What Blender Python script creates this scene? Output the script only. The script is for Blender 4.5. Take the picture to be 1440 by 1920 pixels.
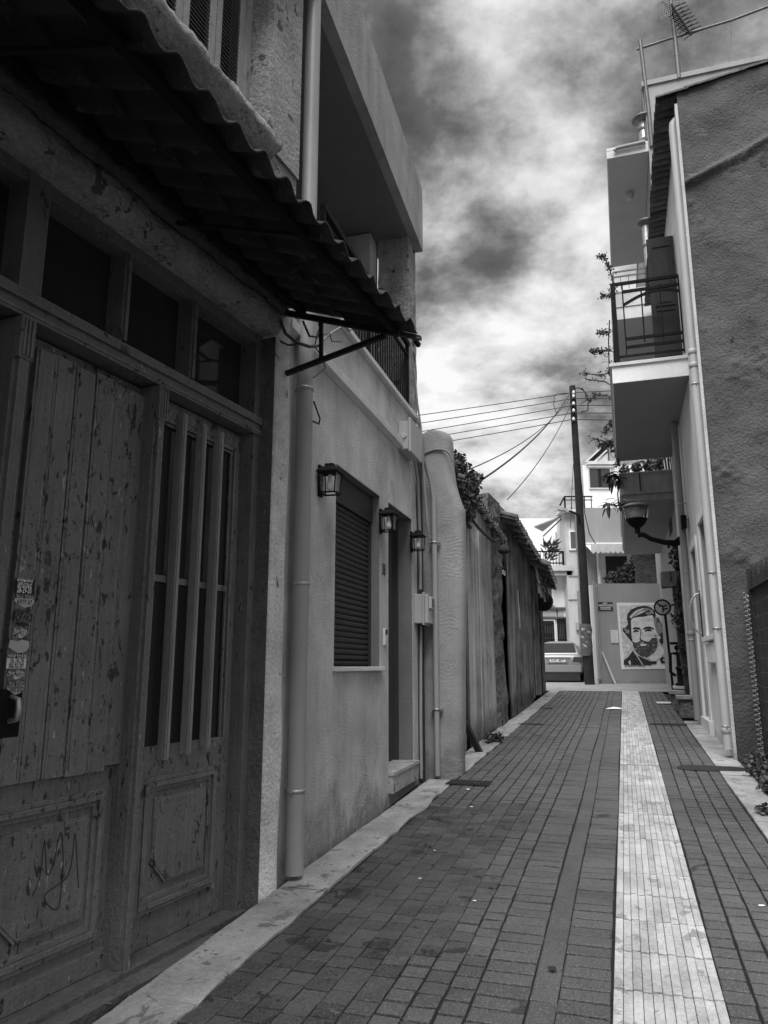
import bpy, bmesh, math, random
from mathutils import Vector, Matrix, noise as mnoise
random.seed(7)
for o in list(bpy.data.objects): bpy.data.objects.remove(o)
SC = bpy.context.scene; COL = SC.collection
PI = math.pi; rad = math.radians
# ---------------------------------------------------------------- camera
FPX = 1400.0; PITCH = rad(11.7); CAMH = 1.4
cd = bpy.data.cameras.new('camera'); cam = bpy.data.objects.new('camera', cd); COL.objects.link(cam)
cd.sensor_fit = 'VERTICAL'; cd.sensor_height = 24.0; cd.lens = 24.0*FPX/1920.0
cd.clip_start = 0.05; cd.clip_end = 2000
cam.location = (0, 0, CAMH); cam.rotation_euler = (PI/2+PITCH, 0, 0)
SC.camera = cam
SC.view_settings.view_transform = 'Standard'; SC.view_settings.look = 'None'
SC.view_settings.gamma = 1.0; SC.view_settings.exposure = 0.8
cP, sP = math.cos(PITCH), math.sin(PITCH)
def ray(u, v):
    x = (u-720)/FPX; y = (960-v)/FPX
    return Vector((x, cP-y*sP, sP+y*cP))
# ---------------------------------------------------------------- sky and sun
SUN_EL, SUN_AZ = 60.0, 200.0           # azimuth clockwise from +Y
W = bpy.data.worlds.new("World"); SC.world = W; W.use_nodes = True
nt = W.node_tree; nt.nodes.clear(); L = nt.links.new
def wn(t, **k):
    n = nt.nodes.new(t)
    for a, b in k.items(): setattr(n, a, b)
    return n
out = wn('ShaderNodeOutputWorld'); bg = wn('ShaderNodeBackground')
sky = wn('ShaderNodeTexSky'); sky.sky_type = 'NISHITA'; sky.sun_disc = False
sky.sun_elevation = rad(SUN_EL); sky.sun_rotation = rad(SUN_AZ)
bw = wn('ShaderNodeRGBToBW'); L(sky.outputs[0], bw.inputs[0])
tc = wn('ShaderNodeTexCoord'); sep = wn('ShaderNodeSeparateXYZ'); L(tc.outputs['Generated'], sep.inputs[0])
def wmath(op, a, b=None, c=None, clamp=False):
    n = wn('ShaderNodeMath', operation=op); n.use_clamp = clamp
    for i, x in enumerate((a, b, c)):
        if x is None: continue
        if isinstance(x, (int, float)): n.inputs[i].default_value = x
        else: L(x, n.inputs[i])
    return n.outputs[0]
zz = wmath('ADD', wmath('MAXIMUM', sep.outputs[2], 0.0), 0.28)
cmb = wn('ShaderNodeCombineXYZ')
L(wmath('DIVIDE', sep.outputs[0], zz), cmb.inputs[0]); L(wmath('DIVIDE', sep.outputs[1], zz), cmb.inputs[1])
def wnoise(scale, detail, rough, dist, off):
    mp = wn('ShaderNodeMapping'); mp.inputs['Location'].default_value = off; L(cmb.outputs[0], mp.inputs[0])
    n = wn('ShaderNodeTexNoise'); n.inputs['Scale'].default_value = scale; n.inputs['Detail'].default_value = detail
    n.inputs['Roughness'].default_value = rough; n.inputs['Distortion'].default_value = dist
    L(mp.outputs[0], n.inputs[0]); return n.outputs[0]
n1 = wnoise(2.9, 15, 0.60, 0.12, (3.1, 7.7, 0)); n3 = wnoise(8.0, 12, 0.60, 0.12, (5.1, .7, 0)); n2 = wnoise(1.2, 5, 0.5, 0.3, (1.3, 2.2, 0))
val = wmath('ADD', wmath('MULTIPLY', wmath('SUBTRACT', n1, 0.5), 2.2), wmath('MULTIPLY', wmath('SUBTRACT', n2, 0.5), 0.7))
val = wmath('ADD', val, wmath('MULTIPLY', wmath('SUBTRACT', n3, 0.5), 1.0)); val = wmath('ADD', val, 0.57)
nrm = wn('ShaderNodeVectorMath', operation='NORMALIZE'); L(tc.outputs['Generated'], nrm.inputs[0])
# broad lighter and darker cloud banks, as directions in the sky
for (u, v, w, a) in ((985, 150, 9.0, .66), (780, 130, 8, -.26), (700, 20, 7, -.14), (850, 260, 6, -.20), (1010, 300, 5, .12), (770, 330, 7, -.14), (880, 480, 6, -.26), (985, 490, 6, -.24), (760, 470, 5, .06),
                     (860, 610, 5, .12), (930, 690, 6, .22), (830, 740, 5, .16), (790, 570, 4, -.12), (990, 590, 5, .16), (920, 870, 8, .08), (1010, 650, 6, .20), (1080, 420, 6, .06),
                     (1120, 190, 6, -.20), (1090, 560, 6, .08), (1350, 60, 8, -.16), (1420, 100, 4, .14), (1060, 40, 5, -.16), (900, 30, 5, .10)):
    d = ray(u, v).normalized()
    dt = wn('ShaderNodeVectorMath', operation='DOT_PRODUCT'); L(nrm.outputs[0], dt.inputs[0]); dt.inputs[1].default_value = d
    mr = wn('ShaderNodeMapRange', interpolation_type='SMOOTHSTEP'); L(dt.outputs['Value'], mr.inputs[0])
    mr.inputs[1].default_value = math.cos(rad(w)); mr.inputs[2].default_value = 1.0; mr.inputs[3].default_value = 0; mr.inputs[4].default_value = a*.7
    val = wmath('ADD', val, mr.outputs[0])
rp = wn('ShaderNodeValToRGB'); L(val, rp.inputs[0])
el = rp.color_ramp.elements
el[0].position = 0.0; el[0].color = (.045, .045, .045, 1); el[1].position = 1.0; el[1].color = (.60, .60, .60, 1)
for p, c in ((.22, .075), (.40, .16), (.58, .30), (.75, .44)):
    e = el.new(p); e.color = (c, c, c, 1)
mix = wn('ShaderNodeMix', data_type='RGBA'); mix.inputs[0].default_value = 0.90
skyb = wn('ShaderNodeMix', data_type='RGBA'); skyb.blend_type = 'MULTIPLY'; skyb.inputs[0].default_value = 1.0
L(bw.outputs[0], skyb.inputs[6]); skyb.inputs[7].default_value = (.08, .08, .08, 1)
L(skyb.outputs[2], mix.inputs[6]); L(rp.outputs[0], mix.inputs[7])
zen = wn('ShaderNodeMapRange', interpolation_type='SMOOTHSTEP'); nz_ = wn('ShaderNodeSeparateXYZ'); L(nrm.outputs[0], nz_.inputs[0]); L(nz_.outputs[2], zen.inputs[0])
zen.inputs[1].default_value = .68; zen.inputs[2].default_value = .95; zen.inputs[3].default_value = 1.0; zen.inputs[4].default_value = 3.0   # an overcast sky is brightest overhead
zm_ = wn('ShaderNodeVectorMath', operation='SCALE'); L(mix.outputs[2], zm_.inputs[0]); L(zen.outputs[0], zm_.inputs['Scale'])
L(zm_.outputs[0], bg.inputs[0]); bg.inputs[1].default_value = 1.0; L(bg.outputs[0], out.inputs[0])
sd = bpy.data.lights.new('sun', 'SUN'); sun = bpy.data.objects.new('sun', sd); COL.objects.link(sun)
sd.energy = 3.0; sd.angle = rad(42); sd.color = (1, 1, 1)
sv = Vector((math.sin(rad(SUN_AZ))*math.cos(rad(SUN_EL)), math.cos(rad(SUN_AZ))*math.cos(rad(SUN_EL)), math.sin(rad(SUN_EL))))
sun.rotation_euler = sv.to_track_quat('Z', 'Y').to_euler(); sun.location = (0, 0, 30)

# ---------------------------------------------------------------- frames (walls as local coordinate systems)
SLOPE = 0.0368; SAZ = 17.58
SD = Vector((math.sin(rad(SAZ)), math.cos(rad(SAZ)), 0))
class Frame:                       # x along the wall (away from the camera), y to its left, z up
    def __init__(s, az, o=(0, 0, 0)):
        a = rad(az); s.d = Vector((math.sin(a), math.cos(a), 0)); s.y = Vector((-math.cos(a), math.sin(a), 0))
        s.o = Vector((o[0], o[1], 0)); s.rot = PI/2-a; s.c = Vector((0, 0, CAMH))-s.o
    def at(s, w, u, v):
        r = ray(u, v); t = (w-s.c.dot(s.y))/r.dot(s.y); p = s.c+r*t; return p.dot(s.d), p.z
    def ats(s, x, u, v):
        r = ray(u, v); t = (x-s.c.dot(s.d))/r.dot(s.d); p = s.c+r*t; return p.dot(s.y), p.z
    def atz(s, z, u, v):
        r = ray(u, v); t = (z-CAMH)/r.z; p = s.c+r*t; return p.dot(s.d), p.dot(s.y)
    def loc(s, p): q = Vector(p)-s.o; return q.dot(s.d), q.dot(s.y)
    def wld(s, x, y, z): return s.o+s.d*x+s.y*y+Vector((0, 0, z))
def gslope(u, v):
    r = ray(u, v); t = CAMH/(-r.z+SLOPE*r.dot(SD)); return Vector((0, 0, CAMH))+r*t
O = Frame(23.5, gslope(485, 1690)); H = Frame(16.3, gslope(566, 1622)); R = Frame(17.6, gslope(1393, 1437))
S = Frame(SAZ); E = Frame(90)
AEND = 20.9; ZEND = AEND*SLOPE
ZF = E.at(24.5, 1130, 1282)[1]
def gz(a):                          # street level by distance along the street
    if a < AEND: return a*SLOPE
    if a < 25.5: return ZEND+(ZF-ZEND)*(a-AEND)/(25.5-AEND)
    return ZF
def gzw(x, y): return gz(x*SD.x+y*SD.y)
def ground(u, v):
    p = gslope(u, v)
    if p.dot(SD) <= AEND: return p
    r = ray(u, v); t = (ZF-CAMH)/r.z; return Vector((0, 0, CAMH))+r*t
# ---------------------------------------------------------------- mesh builder
class MB:
    def __init__(s): s.v = []; s.f = []; s.m = []; s.sm = []
    def add(s, vs, fs, m=0, smooth=False):
        b = len(s.v); s.v += [tuple(x) for x in vs]
        for f in fs: s.f.append([b+i for i in f]); s.m.append(m); s.sm.append(smooth)
        return s
    def box(s, x0, x1, y0, y1, z0, z1, m=0):
        v = [(x, y, z) for x in (x0, x1) for y in (y0, y1) for z in (z0, z1)]
        return s.add(v, [(0, 1, 3, 2), (4, 6, 7, 5), (0, 4, 5, 1), (2, 3, 7, 6), (0, 2, 6, 4), (1, 5, 7, 3)], m)
    def hexa(s, a, b, m=0):         # two quads, corresponding corners
        return s.add(list(a)+list(b), [(3, 2, 1, 0), (4, 5, 6, 7)]+[(i, (i+1) % 4, 4+(i+1) % 4, 4+i) for i in range(4)], m)
    def ext(s, pts, vec, m=0, smooth=False):   # polygon extruded by a vector
        n = len(pts); vec = Vector(vec); a = [Vector(p) for p in pts]; b = [p+vec for p in a]
        s.add(a+b, [list(range(n))[::-1], list(range(n, 2*n))], m)
        return s.add(a+b, [(i, (i+1) % n, n+(i+1) % n, n+i) for i in range(n)], m, smooth)
    def xz(s, pts, y0, y1, m=0): return s.ext([(x, y0, z) for x, z in pts], (0, y1-y0, 0), m)
    def yz(s, pts, x0, x1, m=0): return s.ext([(x0, y, z) for y, z in pts], (x1-x0, 0, 0), m)
    def xy(s, pts, z0, z1, m=0): return s.ext([(x, y, z0) for x, y in pts], (0, 0, z1-z0), m)
    def bar(s, p0, p1, w, h, m=0):
        p0 = Vector(p0); p1 = Vector(p1); d = (p1-p0).normalized()
        up = Vector((0, 0, 1)) if abs(d.z) < .95 else Vector((1, 0, 0))
        a = d.cross(up).normalized()*w/2; b = a.cross(d).normalized()*h/2
        q = lambda p: [p-a-b, p+a-b, p+a+b, p-a+b]
        return s.hexa(q(p0), q(p1), m)
    def tube(s, pts, r, n=8, m=0, cap=True, smooth=True):
        pts = [Vector(p) for p in pts]; rs = r if isinstance(r, (list, tuple)) else [r]*len(pts)
        rings = []; up = None
        for i, p in enumerate(pts):
            d = (pts[min(i+1, len(pts)-1)]-pts[max(i-1, 0)]).normalized()
            if up is None: up = d.orthogonal().normalized()
            up = (up-d*up.dot(d)); up = up.normalized() if up.length > 1e-6 else d.orthogonal().normalized()
            sd_ = d.cross(up)
            rings.append([p+(up*math.cos(2*PI*k/n)+sd_*math.sin(2*PI*k/n))*rs[i] for k in range(n)])
        vs = [q for R_ in rings for q in R_]; fs = []
        for i in range(len(rings)-1):
            for k in range(n): fs.append((i*n+k, i*n+(k+1) % n, (i+1)*n+(k+1) % n, (i+1)*n+k))
        s.add(vs, fs, m, smooth)
        if cap: s.add(rings[0]+rings[-1], [list(range(n))[::-1], list(range(n, 2*n))], m)
        return s
    def lathe(s, prof, c, n=20, m=0, smooth=True):
        c = Vector(c); vs = []; fs = []
        for r, z in prof: vs += [c+Vector((r*math.cos(2*PI*k/n), r*math.sin(2*PI*k/n), z)) for k in range(n)]
        for i in range(len(prof)-1):
            for k in range(n): fs.append((i*n+k, i*n+(k+1) % n, (i+1)*n+(k+1) % n, (i+1)*n+k))
        s.add(vs, fs, m, smooth)
        s.add([c+Vector((prof[0][0]*math.cos(2*PI*k/n), prof[0][0]*math.sin(2*PI*k/n), prof[0][1])) for k in range(n)], [list(range(n))[::-1]], m)
        s.add([c+Vector((prof[-1][0]*math.cos(2*PI*k/n), prof[-1][0]*math.sin(2*PI*k/n), prof[-1][1])) for k in range(n)], [list(range(n))], m)
        return s
    def ball(s, c, r, sc=(1, 1, 1), n=10, m=0):
        c = Vector(c); k = n//2
        prof = [(math.sin(PI*i/k), -math.cos(PI*i/k)) for i in range(k+1)]
        vs = []; fs = []
        for a, z in prof: vs += [c+Vector((a*r*sc[0]*math.cos(2*PI*j/n), a*r*sc[1]*math.sin(2*PI*j/n), z*r*sc[2])) for j in range(n)]
        for i in range(k):
            for j in range(n): fs.append((i*n+j, i*n+(j+1) % n, (i+1)*n+(j+1) % n, (i+1)*n+j))
        return s.add(vs, fs, m, True)
    def rough(s, amp, sc, seed=0):  # uneven, hand-made surface
        for i, p in enumerate(s.v):
            q = Vector(p)*sc+Vector((seed, seed*2.3, seed*.7)); n = mnoise.noise_vector(q)
            s.v[i] = tuple(Vector(p)+n*amp)
        return s
    def mesh(s, name, mats, off=(0, 0, 0), merge=False, bev=0):
        me = bpy.data.meshes.new(name); ox, oy, oz = off
        me.from_pydata([(x-ox, y-oy, z-oz) for x, y, z in s.v], [], s.f)
        for mt in mats: me.materials.append(mt)
        me.polygons.foreach_set('material_index', s.m); me.polygons.foreach_set('use_smooth', s.sm)
        bm = bmesh.new(); bm.from_mesh(me)
        if merge: bmesh.ops.remove_doubles(bm, verts=bm.verts, dist=1e-4)
        bmesh.ops.recalc_face_normals(bm, faces=bm.faces)
        bm.to_mesh(me); bm.free(); me.update()
        return me
def link(name, data): o = bpy.data.objects.new(name, data); COL.objects.link(o); return o
def bevel(o, w, seg=2):
    b = o.modifiers.new('bevel', 'BEVEL'); b.width = w; b.segments = seg; b.limit_method = 'ANGLE'; b.angle_limit = rad(40)
def tag(o, label, cat, group=None):
    o['label'] = label; o['category'] = cat
    if group: o['group'] = group
class T:                            # a thing with parts: an Empty at its base
    def __init__(s, name, label, cat, F, base=(0, 0, 0), group=None):
        s.F = F; s.b = base; s.e = link(name, None); s.e.empty_display_size = .2
        s.e.location = F.wld(*base); s.e.rotation_euler = (0, 0, F.rot); tag(s.e, label, cat, group)
    def part(s, name, mb, mats, parent=None, bev=0, label=None, merge=None):
        if not isinstance(mats, (list, tuple)): mats = [mats]
        o = link(name, mb.mesh(name, mats, s.b, merge=bev > 0 if merge is None else merge)); o.parent = parent or s.e
        if bev: bevel(o, bev)
        if label: o['label'] = label
        return o
def solo(name, label, cat, F, base, mb, mats, group=None, bev=0, merge=None):
    if not isinstance(mats, (list, tuple)): mats = [mats]
    o = link(name, mb.mesh(name, mats, base, merge=bev > 0 if merge is None else merge)); o.location = F.wld(*base); o.rotation_euler = (0, 0, F.rot)
    tag(o, label, cat, group)
    if bev: bevel(o, bev)
    return o
def struct(name, mb, mats, F=None, bev=0, kind='structure', merge=False):
    if not isinstance(mats, (list, tuple)): mats = [mats]
    o = link(name, mb.mesh(name, mats, merge=merge)); o['kind'] = kind
    if F: o.location = F.o; o.rotation_euler = (0, 0, F.rot)
    if bev: bevel(o, bev)
    return o
def dup(root, F, loc, label, group=None):      # copy of a thing with its parts and sub-parts
    r = root.copy(); COL.objects.link(r); r.location = loc; r['label'] = label
    if F: r.rotation_euler = (0, 0, F.rot)
    for ch in root.children:
        c = ch.copy(); COL.objects.link(c); c.parent = r
        for g in ch.children:
            d = g.copy(); COL.objects.link(d); d.parent = c
    return r
def text(mb, s, size, fn, m=0, align='CENTER', bold=0.0, sx=1.0):
    cu = bpy.data.curves.new('t', 'FONT'); cu.body = s; cu.size = size; cu.align_x = align; cu.align_y = 'CENTER'
    cu.resolution_u = 2; cu.offset = bold; o = bpy.data.objects.new('t', cu); COL.objects.link(o)
    bpy.context.view_layer.update()
    me = bpy.data.meshes.new_from_object(o.evaluated_get(bpy.context.evaluated_depsgraph_get()))
    mb.add([fn(v.co.x*sx, v.co.y) for v in me.vertices], [list(p.vertices) for p in me.polygons], m)
    bpy.data.objects.remove(o); bpy.data.meshes.remove(me); bpy.data.curves.remove(cu)
# ---------------------------------------------------------------- materials
def g4(v): return (v, v, v, 1)
MATS = {}
def mat(name, v, var=.25, scale=2.5, fine=.15, fscale=60, bump=.25, bscale=45, rough=.85, streak=0, chips=None, metal=0, island=0, cracks=0, big=0, bdist=.01, strokes=0, spec=.35, lump=0, lscale=6, speck=0, edge=0, sf=3.2, dirt=0):
    if name in MATS: return MATS[name]
    m = bpy.data.materials.new(name); MATS[name] = m; m.use_nodes = True
    nt = m.node_tree; nd = nt.nodes; L = nt.links.new; b = nd['Principled BSDF']
    tc = nd.new('ShaderNodeTexCoord'); P = tc.outputs['Object']
    def noise(sc, det=5, rg=.6, scl=None, dist=0):
        src = P
        if scl:
            mp = nd.new('ShaderNodeMapping'); mp.inputs['Scale'].default_value = scl; L(P, mp.inputs[0]); src = mp.outputs[0]
        n = nd.new('ShaderNodeTexNoise'); n.inputs['Scale'].default_value = sc; n.inputs['Detail'].default_value = det
        n.inputs['Roughness'].default_value = rg; n.inputs['Distortion'].default_value = dist; L(src, n.inputs[0]); return n.outputs[0]
    def ma(op, a, c=None, d=None, clamp=False):
        n = nd.new('ShaderNodeMath'); n.operation = op; n.use_clamp = clamp
        for i, x in enumerate((a, c, d)):
            if x is None: continue
            if isinstance(x, (int, float)): n.inputs[i].default_value = x
            else: L(x, n.inputs[i])
        return n.outputs[0]
    def st_(n):
        q = nd.new('ShaderNodeMapRange'); L(n, q.inputs[0]); q.inputs[1].default_value = .30; q.inputs[2].default_value = .70; return q.outputs[0]
    def cen(n, k): return ma('MULTIPLY', ma('SUBTRACT', st_(n), .5), k)
    bump = min(1.0, bump*1.7); bdist = bdist*1.3
    k = ma('ADD', 1.0, cen(noise(scale, 6, .62), 2*var))
    if fine: k = ma('ADD', k, cen(noise(fscale, 4, .7), 2*fine))
    if streak: k = ma('ADD', k, cen(noise(1.0, 6, .62, (sf, sf, .5), .5), 2*streak))
    if strokes: k = ma('ADD', k, cen(noise(1.0, 5, .6, (60, 60, 2.0)), 2*strokes))
    if big: k = ma('ADD', k, cen(noise(.7, 3, .5), 2*big))
    if island:
        ge = nd.new('ShaderNodeNewGeometry'); k = ma('ADD', k, ma('MULTIPLY', ma('SUBTRACT', ge.outputs['Random Per Island'], .5), 2*island))
    if speck:
        sp = ma('GREATER_THAN', noise(150, 2, .5), .60); k = ma('ADD', k, ma('MULTIPLY', sp, speck))
    col = ma('MULTIPLY', v, ma('MAXIMUM', k, .12))
    h = st_(noise(bscale, 6, .65))
    if lump: h = ma('ADD', h, ma('MULTIPLY', noise(lscale, 4, .6), lump))
    if strokes: h = ma('ADD', h, noise(1.0, 5, .6, (60, 60, 2.0)))
    if cracks:
        vo = nd.new('ShaderNodeTexVoronoi'); vo.feature = 'DISTANCE_TO_EDGE'; vo.inputs['Scale'].default_value = 3.2
        mp = nd.new('ShaderNodeVectorMath'); mp.operation = 'ADD'; nn = nd.new('ShaderNodeTexNoise'); nn.inputs['Scale'].default_value = 2.5; nn.inputs['Detail'].default_value = 5
        sc_ = nd.new('ShaderNodeVectorMath'); sc_.operation = 'SCALE'; sc_.inputs['Scale'].default_value = .9; L(P, nn.inputs[0]); L(nn.outputs['Color'], sc_.inputs[0]); L(P, mp.inputs[0]); L(sc_.outputs[0], mp.inputs[1]); L(mp.outputs[0], vo.inputs['Vector'])
        cr = ma('MULTIPLY', ma('LESS_THAN', vo.outputs['Distance'], .006), ma('GREATER_THAN', noise(1.3, 3, .5), .54))
        col = ma('MULTIPLY', col, ma('SUBTRACT', 1.0, ma('MULTIPLY', cr, cracks))); h = ma('SUBTRACT', h, ma('MULTIPLY', cr, .8))
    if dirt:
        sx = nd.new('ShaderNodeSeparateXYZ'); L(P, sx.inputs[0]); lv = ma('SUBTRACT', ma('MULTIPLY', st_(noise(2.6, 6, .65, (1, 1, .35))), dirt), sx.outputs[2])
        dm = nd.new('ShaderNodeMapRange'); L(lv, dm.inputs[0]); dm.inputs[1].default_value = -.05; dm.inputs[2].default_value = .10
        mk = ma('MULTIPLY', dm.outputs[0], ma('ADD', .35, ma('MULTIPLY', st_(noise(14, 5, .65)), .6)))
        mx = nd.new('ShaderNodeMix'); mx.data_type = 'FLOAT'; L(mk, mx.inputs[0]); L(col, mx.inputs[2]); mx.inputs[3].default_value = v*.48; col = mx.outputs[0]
    if edge:
        bv = nd.new('ShaderNodeBevel'); bv.samples = 4; bv.inputs['Radius'].default_value = .007; gn = nd.new('ShaderNodeNewGeometry')
        dp = nd.new('ShaderNodeVectorMath'); dp.operation = 'DOT_PRODUCT'; L(bv.outputs[0], dp.inputs[0]); L(gn.outputs['Normal'], dp.inputs[1])
        em = nd.new('ShaderNodeMapRange'); L(dp.outputs['Value'], em.inputs[0]); em.inputs[1].default_value = .97; em.inputs[2].default_value = .80
        ef = ma('MULTIPLY', em.outputs[0], ma('GREATER_THAN', noise(18, 5, .65), .47))
        mx = nd.new('ShaderNodeMix'); mx.data_type = 'FLOAT'; L(ef, mx.inputs[0]); L(col, mx.inputs[2]); mx.inputs[3].default_value = edge; col = mx.outputs[0]
    if chips:
        for (cv, csc, th, sh) in chips:
            cn = ma('ADD', noise(csc, 7, .62, sh, .4), ma('MULTIPLY', ma('SUBTRACT', noise(1.4, 3, .5), .5), .30 if csc > 9 else .12))
            ck = nd.new('ShaderNodeMapRange'); L(cn, ck.inputs[0]); ck.inputs[1].default_value = th; ck.inputs[2].default_value = th+.018
            mx = nd.new('ShaderNodeMix'); mx.data_type = 'FLOAT'; L(ck.outputs[0], mx.inputs[0]); L(col, mx.inputs[2])
            L(ma('MULTIPLY', cv, ma('ADD', .75, ma('MULTIPLY', noise(40, 4, .6), .5))), mx.inputs[3]); col = mx.outputs[0]
            h = ma('SUBTRACT', h, ma('MULTIPLY', ck.outputs[0], 1.2))
    cc = nd.new('ShaderNodeCombineColor')
    for i in range(3): L(col, cc.inputs[i])
    L(cc.outputs[0], b.inputs['Base Color'])
    b.inputs['Roughness'].default_value = rough; b.inputs['Metallic'].default_value = metal; b.inputs['Specular IOR Level'].default_value = spec
    if bump:
        bp = nd.new('ShaderNodeBump'); bp.inputs['Strength'].default_value = bump; bp.inputs['Distance'].default_value = bdist
        L(h, bp.inputs['Height']); L(bp.outputs[0], b.inputs['Normal'])
    return m
def glass(name, v=.02, rough=.06, spec=.5):
    if name in MATS: return MATS[name]
    m = bpy.data.materials.new(name); MATS[name] = m; m.use_nodes = True; b = m.node_tree.nodes['Principled BSDF']
    b.inputs['Base Color'].default_value = g4(v); b.inputs['Roughness'].default_value = rough; b.inputs['Specular IOR Level'].default_value = spec
    return m
def clear(name):
    if name in MATS: return MATS[name]
    m = bpy.data.materials.new(name); MATS[name] = m; m.use_nodes = True; b = m.node_tree.nodes['Principled BSDF']
    b.inputs['Base Color'].default_value = g4(.85); b.inputs['Roughness'].default_value = .12; b.inputs['Transmission Weight'].default_value = .9; b.inputs['IOR'].default_value = 1.1
    return m
oldplaster = mat('old_plaster', .42, .35, 3, .25, 40, .7, 30, .95, chips=[(.16, 6, .60, None), (.62, 9, .64, None)], lump=1.2, bdist=.02, cracks=.6)
limewash = mat('limewash', .70, .28, 3, .18, 50, .5, 35, .95, streak=.12, chips=[(.20, 8, .66, (1, 1, .5))], lump=.8, bdist=.012)
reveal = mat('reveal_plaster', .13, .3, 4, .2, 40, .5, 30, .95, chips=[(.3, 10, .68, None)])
doorpaint = mat('door_paint', .15, .24, 2.5, .10, 60, .3, 40, .6, strokes=.16, chips=[(.035, 26, .605, (1, 1, .5)), (.04, 60, .635, (1, 1, .7)), (.05, 10, .645, (1, 1, .6)), (.32, 34, .65, (1, 1, .35))], bdist=.008, edge=.30)
doorpaint2 = mat('door_paint_frame', .13, .18, 3, .1, 70, .3, 40, .6, strokes=.14, chips=[(.04, 26, .64, (1, 1, .4)), (.26, 30, .66, (1, 1, .35))], bdist=.008, edge=.26)
darkwood = mat('dark_wood', .05, .3, 4, .2, 50, .5, 40, .8, strokes=.35)
greywood = mat('grey_wood', .20, .35, 3, .2, 50, .6, 30, .9, strokes=.4, chips=[(.05, 5, .58, (1, 1, .35)), (.50, 5, .63, (1, 1, .4))])
blackiron = mat('black_iron', .009, .3, 8, .2, 80, .25, 60, .75, spec=.15)
rusty = mat('rusty_iron', .03, .4, 10, .3, 60, .6, 50, .85)
awnm = mat('awning_sheet', .045, .35, 3, .2, 60, .4, 40, .85, chips=[(.10, 9, .62, None)])
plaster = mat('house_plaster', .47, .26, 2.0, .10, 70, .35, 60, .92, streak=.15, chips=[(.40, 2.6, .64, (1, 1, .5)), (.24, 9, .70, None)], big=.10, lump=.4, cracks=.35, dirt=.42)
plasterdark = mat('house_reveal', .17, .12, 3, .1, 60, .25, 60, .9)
concrete = mat('concrete', .34, .2, 2, .12, 60, .3, 50, .9, streak=.2)
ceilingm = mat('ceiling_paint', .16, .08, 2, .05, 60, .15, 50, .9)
trim = mat('pale_trim', .62, .12, 3, .1, 60, .25, 60, .85)
marble = mat('marble_slab', .33, .30, 4, .16, 45, .4, 50, .7, big=.2, chips=[(.17, 6, .60, (1, 1, 1)), (.10, 20, .66, None)])
pipem = mat('pvc_pipe', .30, .06, 2, .03, 60, .05, 60, .42, streak=.12, spec=.5)
pipedark = mat('pipe_grey', .27, .08, 2, .04, 60, .06, 60, .42, streak=.12, spec=.5)
galv = mat('galvanised', .42, .2, 10, .1, 60, .1, 60, .4, metal=.7)
shutterm = mat('roller_slat', .03, .1, 4, .08, 60, .1, 60, .5)
louver = mat('louver_paint', .30, .15, 3, .1, 60, .25, 40, .7, strokes=.15, chips=[(.15, 14, .68, (1, 1, .3))])
stone = mat('stone_cladding', .42, .35, 7, .25, 40, .9, 25, .95, chips=[(.12, 5, .60, None), (.48, 6, .66, None)], lump=1.5, lscale=5, bdist=.03)
butt = mat('buttress_plaster', .27, .16, 3, .12, 50, .7, 40, .95, lump=.6)
corr = mat('corrugated_iron', .33, .25, 2, .12, 50, .2, 40, .62, metal=.25, streak=.42, sf=9, big=.2, chips=[(.10, 5, .66, (1, 1, .3))])
corr2 = mat('corrugated_iron_dark', .18, .45, 2, .15, 50, .2, 40, .62, metal=.25, streak=.55, sf=6, big=.3, chips=[(.07, 2.4, .60, (1, 1, .35)), (.42, 6, .67, (2, 2, .2))])
rubble = mat('rubble', .20, .45, 6, .3, 30, 1.0, 20, .97, lump=2, lscale=7, chips=[(.07, 5, .6, None)], bdist=.04)
tilem = mat('roof_tile', .10, .35, 5, .25, 40, .5, 35, .9, island=.3)
white = mat('white_paint', .80, .07, 2, .05, 60, .2, 60, .85, streak=.06)
whitewall = mat('white_wall', .70, .08, 1.5, .05, 60, .25, 60, .9, streak=.10, dirt=.4)
palewall = mat('pale_wall', .55, .10, 1.2, .06, 60, .25, 50, .9, streak=.14)
greywall = mat('grey_wall', .33, .08, 1.2, .06, 60, .2, 50, .9, streak=.08)
posterwall = mat('poster_wall', .27, .07, 1.2, .05, 60, .25, 60, .9, streak=.05)
gablem = mat('gable_render', .088, .26, 1.6, .14, 40, .35, 30, .97, lump=1.6, lscale=4, bdist=.02, big=.25, cracks=.5, chips=[(.115, 2.2, .63, (1, 1, 2.2)), (.035, 9, .66, None)])
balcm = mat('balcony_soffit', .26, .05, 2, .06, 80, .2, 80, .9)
soffit2 = mat('roof_soffit', .40, .06, 2, .05, 80, .15, 80, .9)
plinthm = mat('plinth_concrete', .24, .25, 6, .2, 50, .4, 40, .9)
canem = mat('cane', .05, .45, 30, .2, 60, .4, 60, .8, island=.45)
leafm = mat('leaf', .06, .3, 10, .1, 60, .1, 40, .55, island=.6, spec=.4)
leafp = mat('leaf_pale', .20, .3, 10, .1, 60, .1, 40, .55, island=.5)
stemm = mat('stem', .06, .3, 10, .2, 60, .3, 40, .9)
polem = mat('pole_wood', .02, .35, 4, .2, 50, .5, 40, .85, strokes=.4)
porcelain = mat('porcelain', .7, .05, 5, 0, 60, 0, 60, .3)
galvd = mat('mast_metal', .12, .2, 8, .1, 60, .1, 60, .5, metal=.4)
bulbm = mat('bulb', .75, .03, 5, 0, 60, 0, 60, .4)
boxm = mat('box_grey', .40, .06, 4, .04, 60, .05, 60, .5, streak=.08)
cablem = mat('cable', .03, .1, 5, 0, 60, 0, 60, .6)
cablepale = mat('cable_pale', .22, .2, 5, 0, 60, 0, 60, .6)
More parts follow.
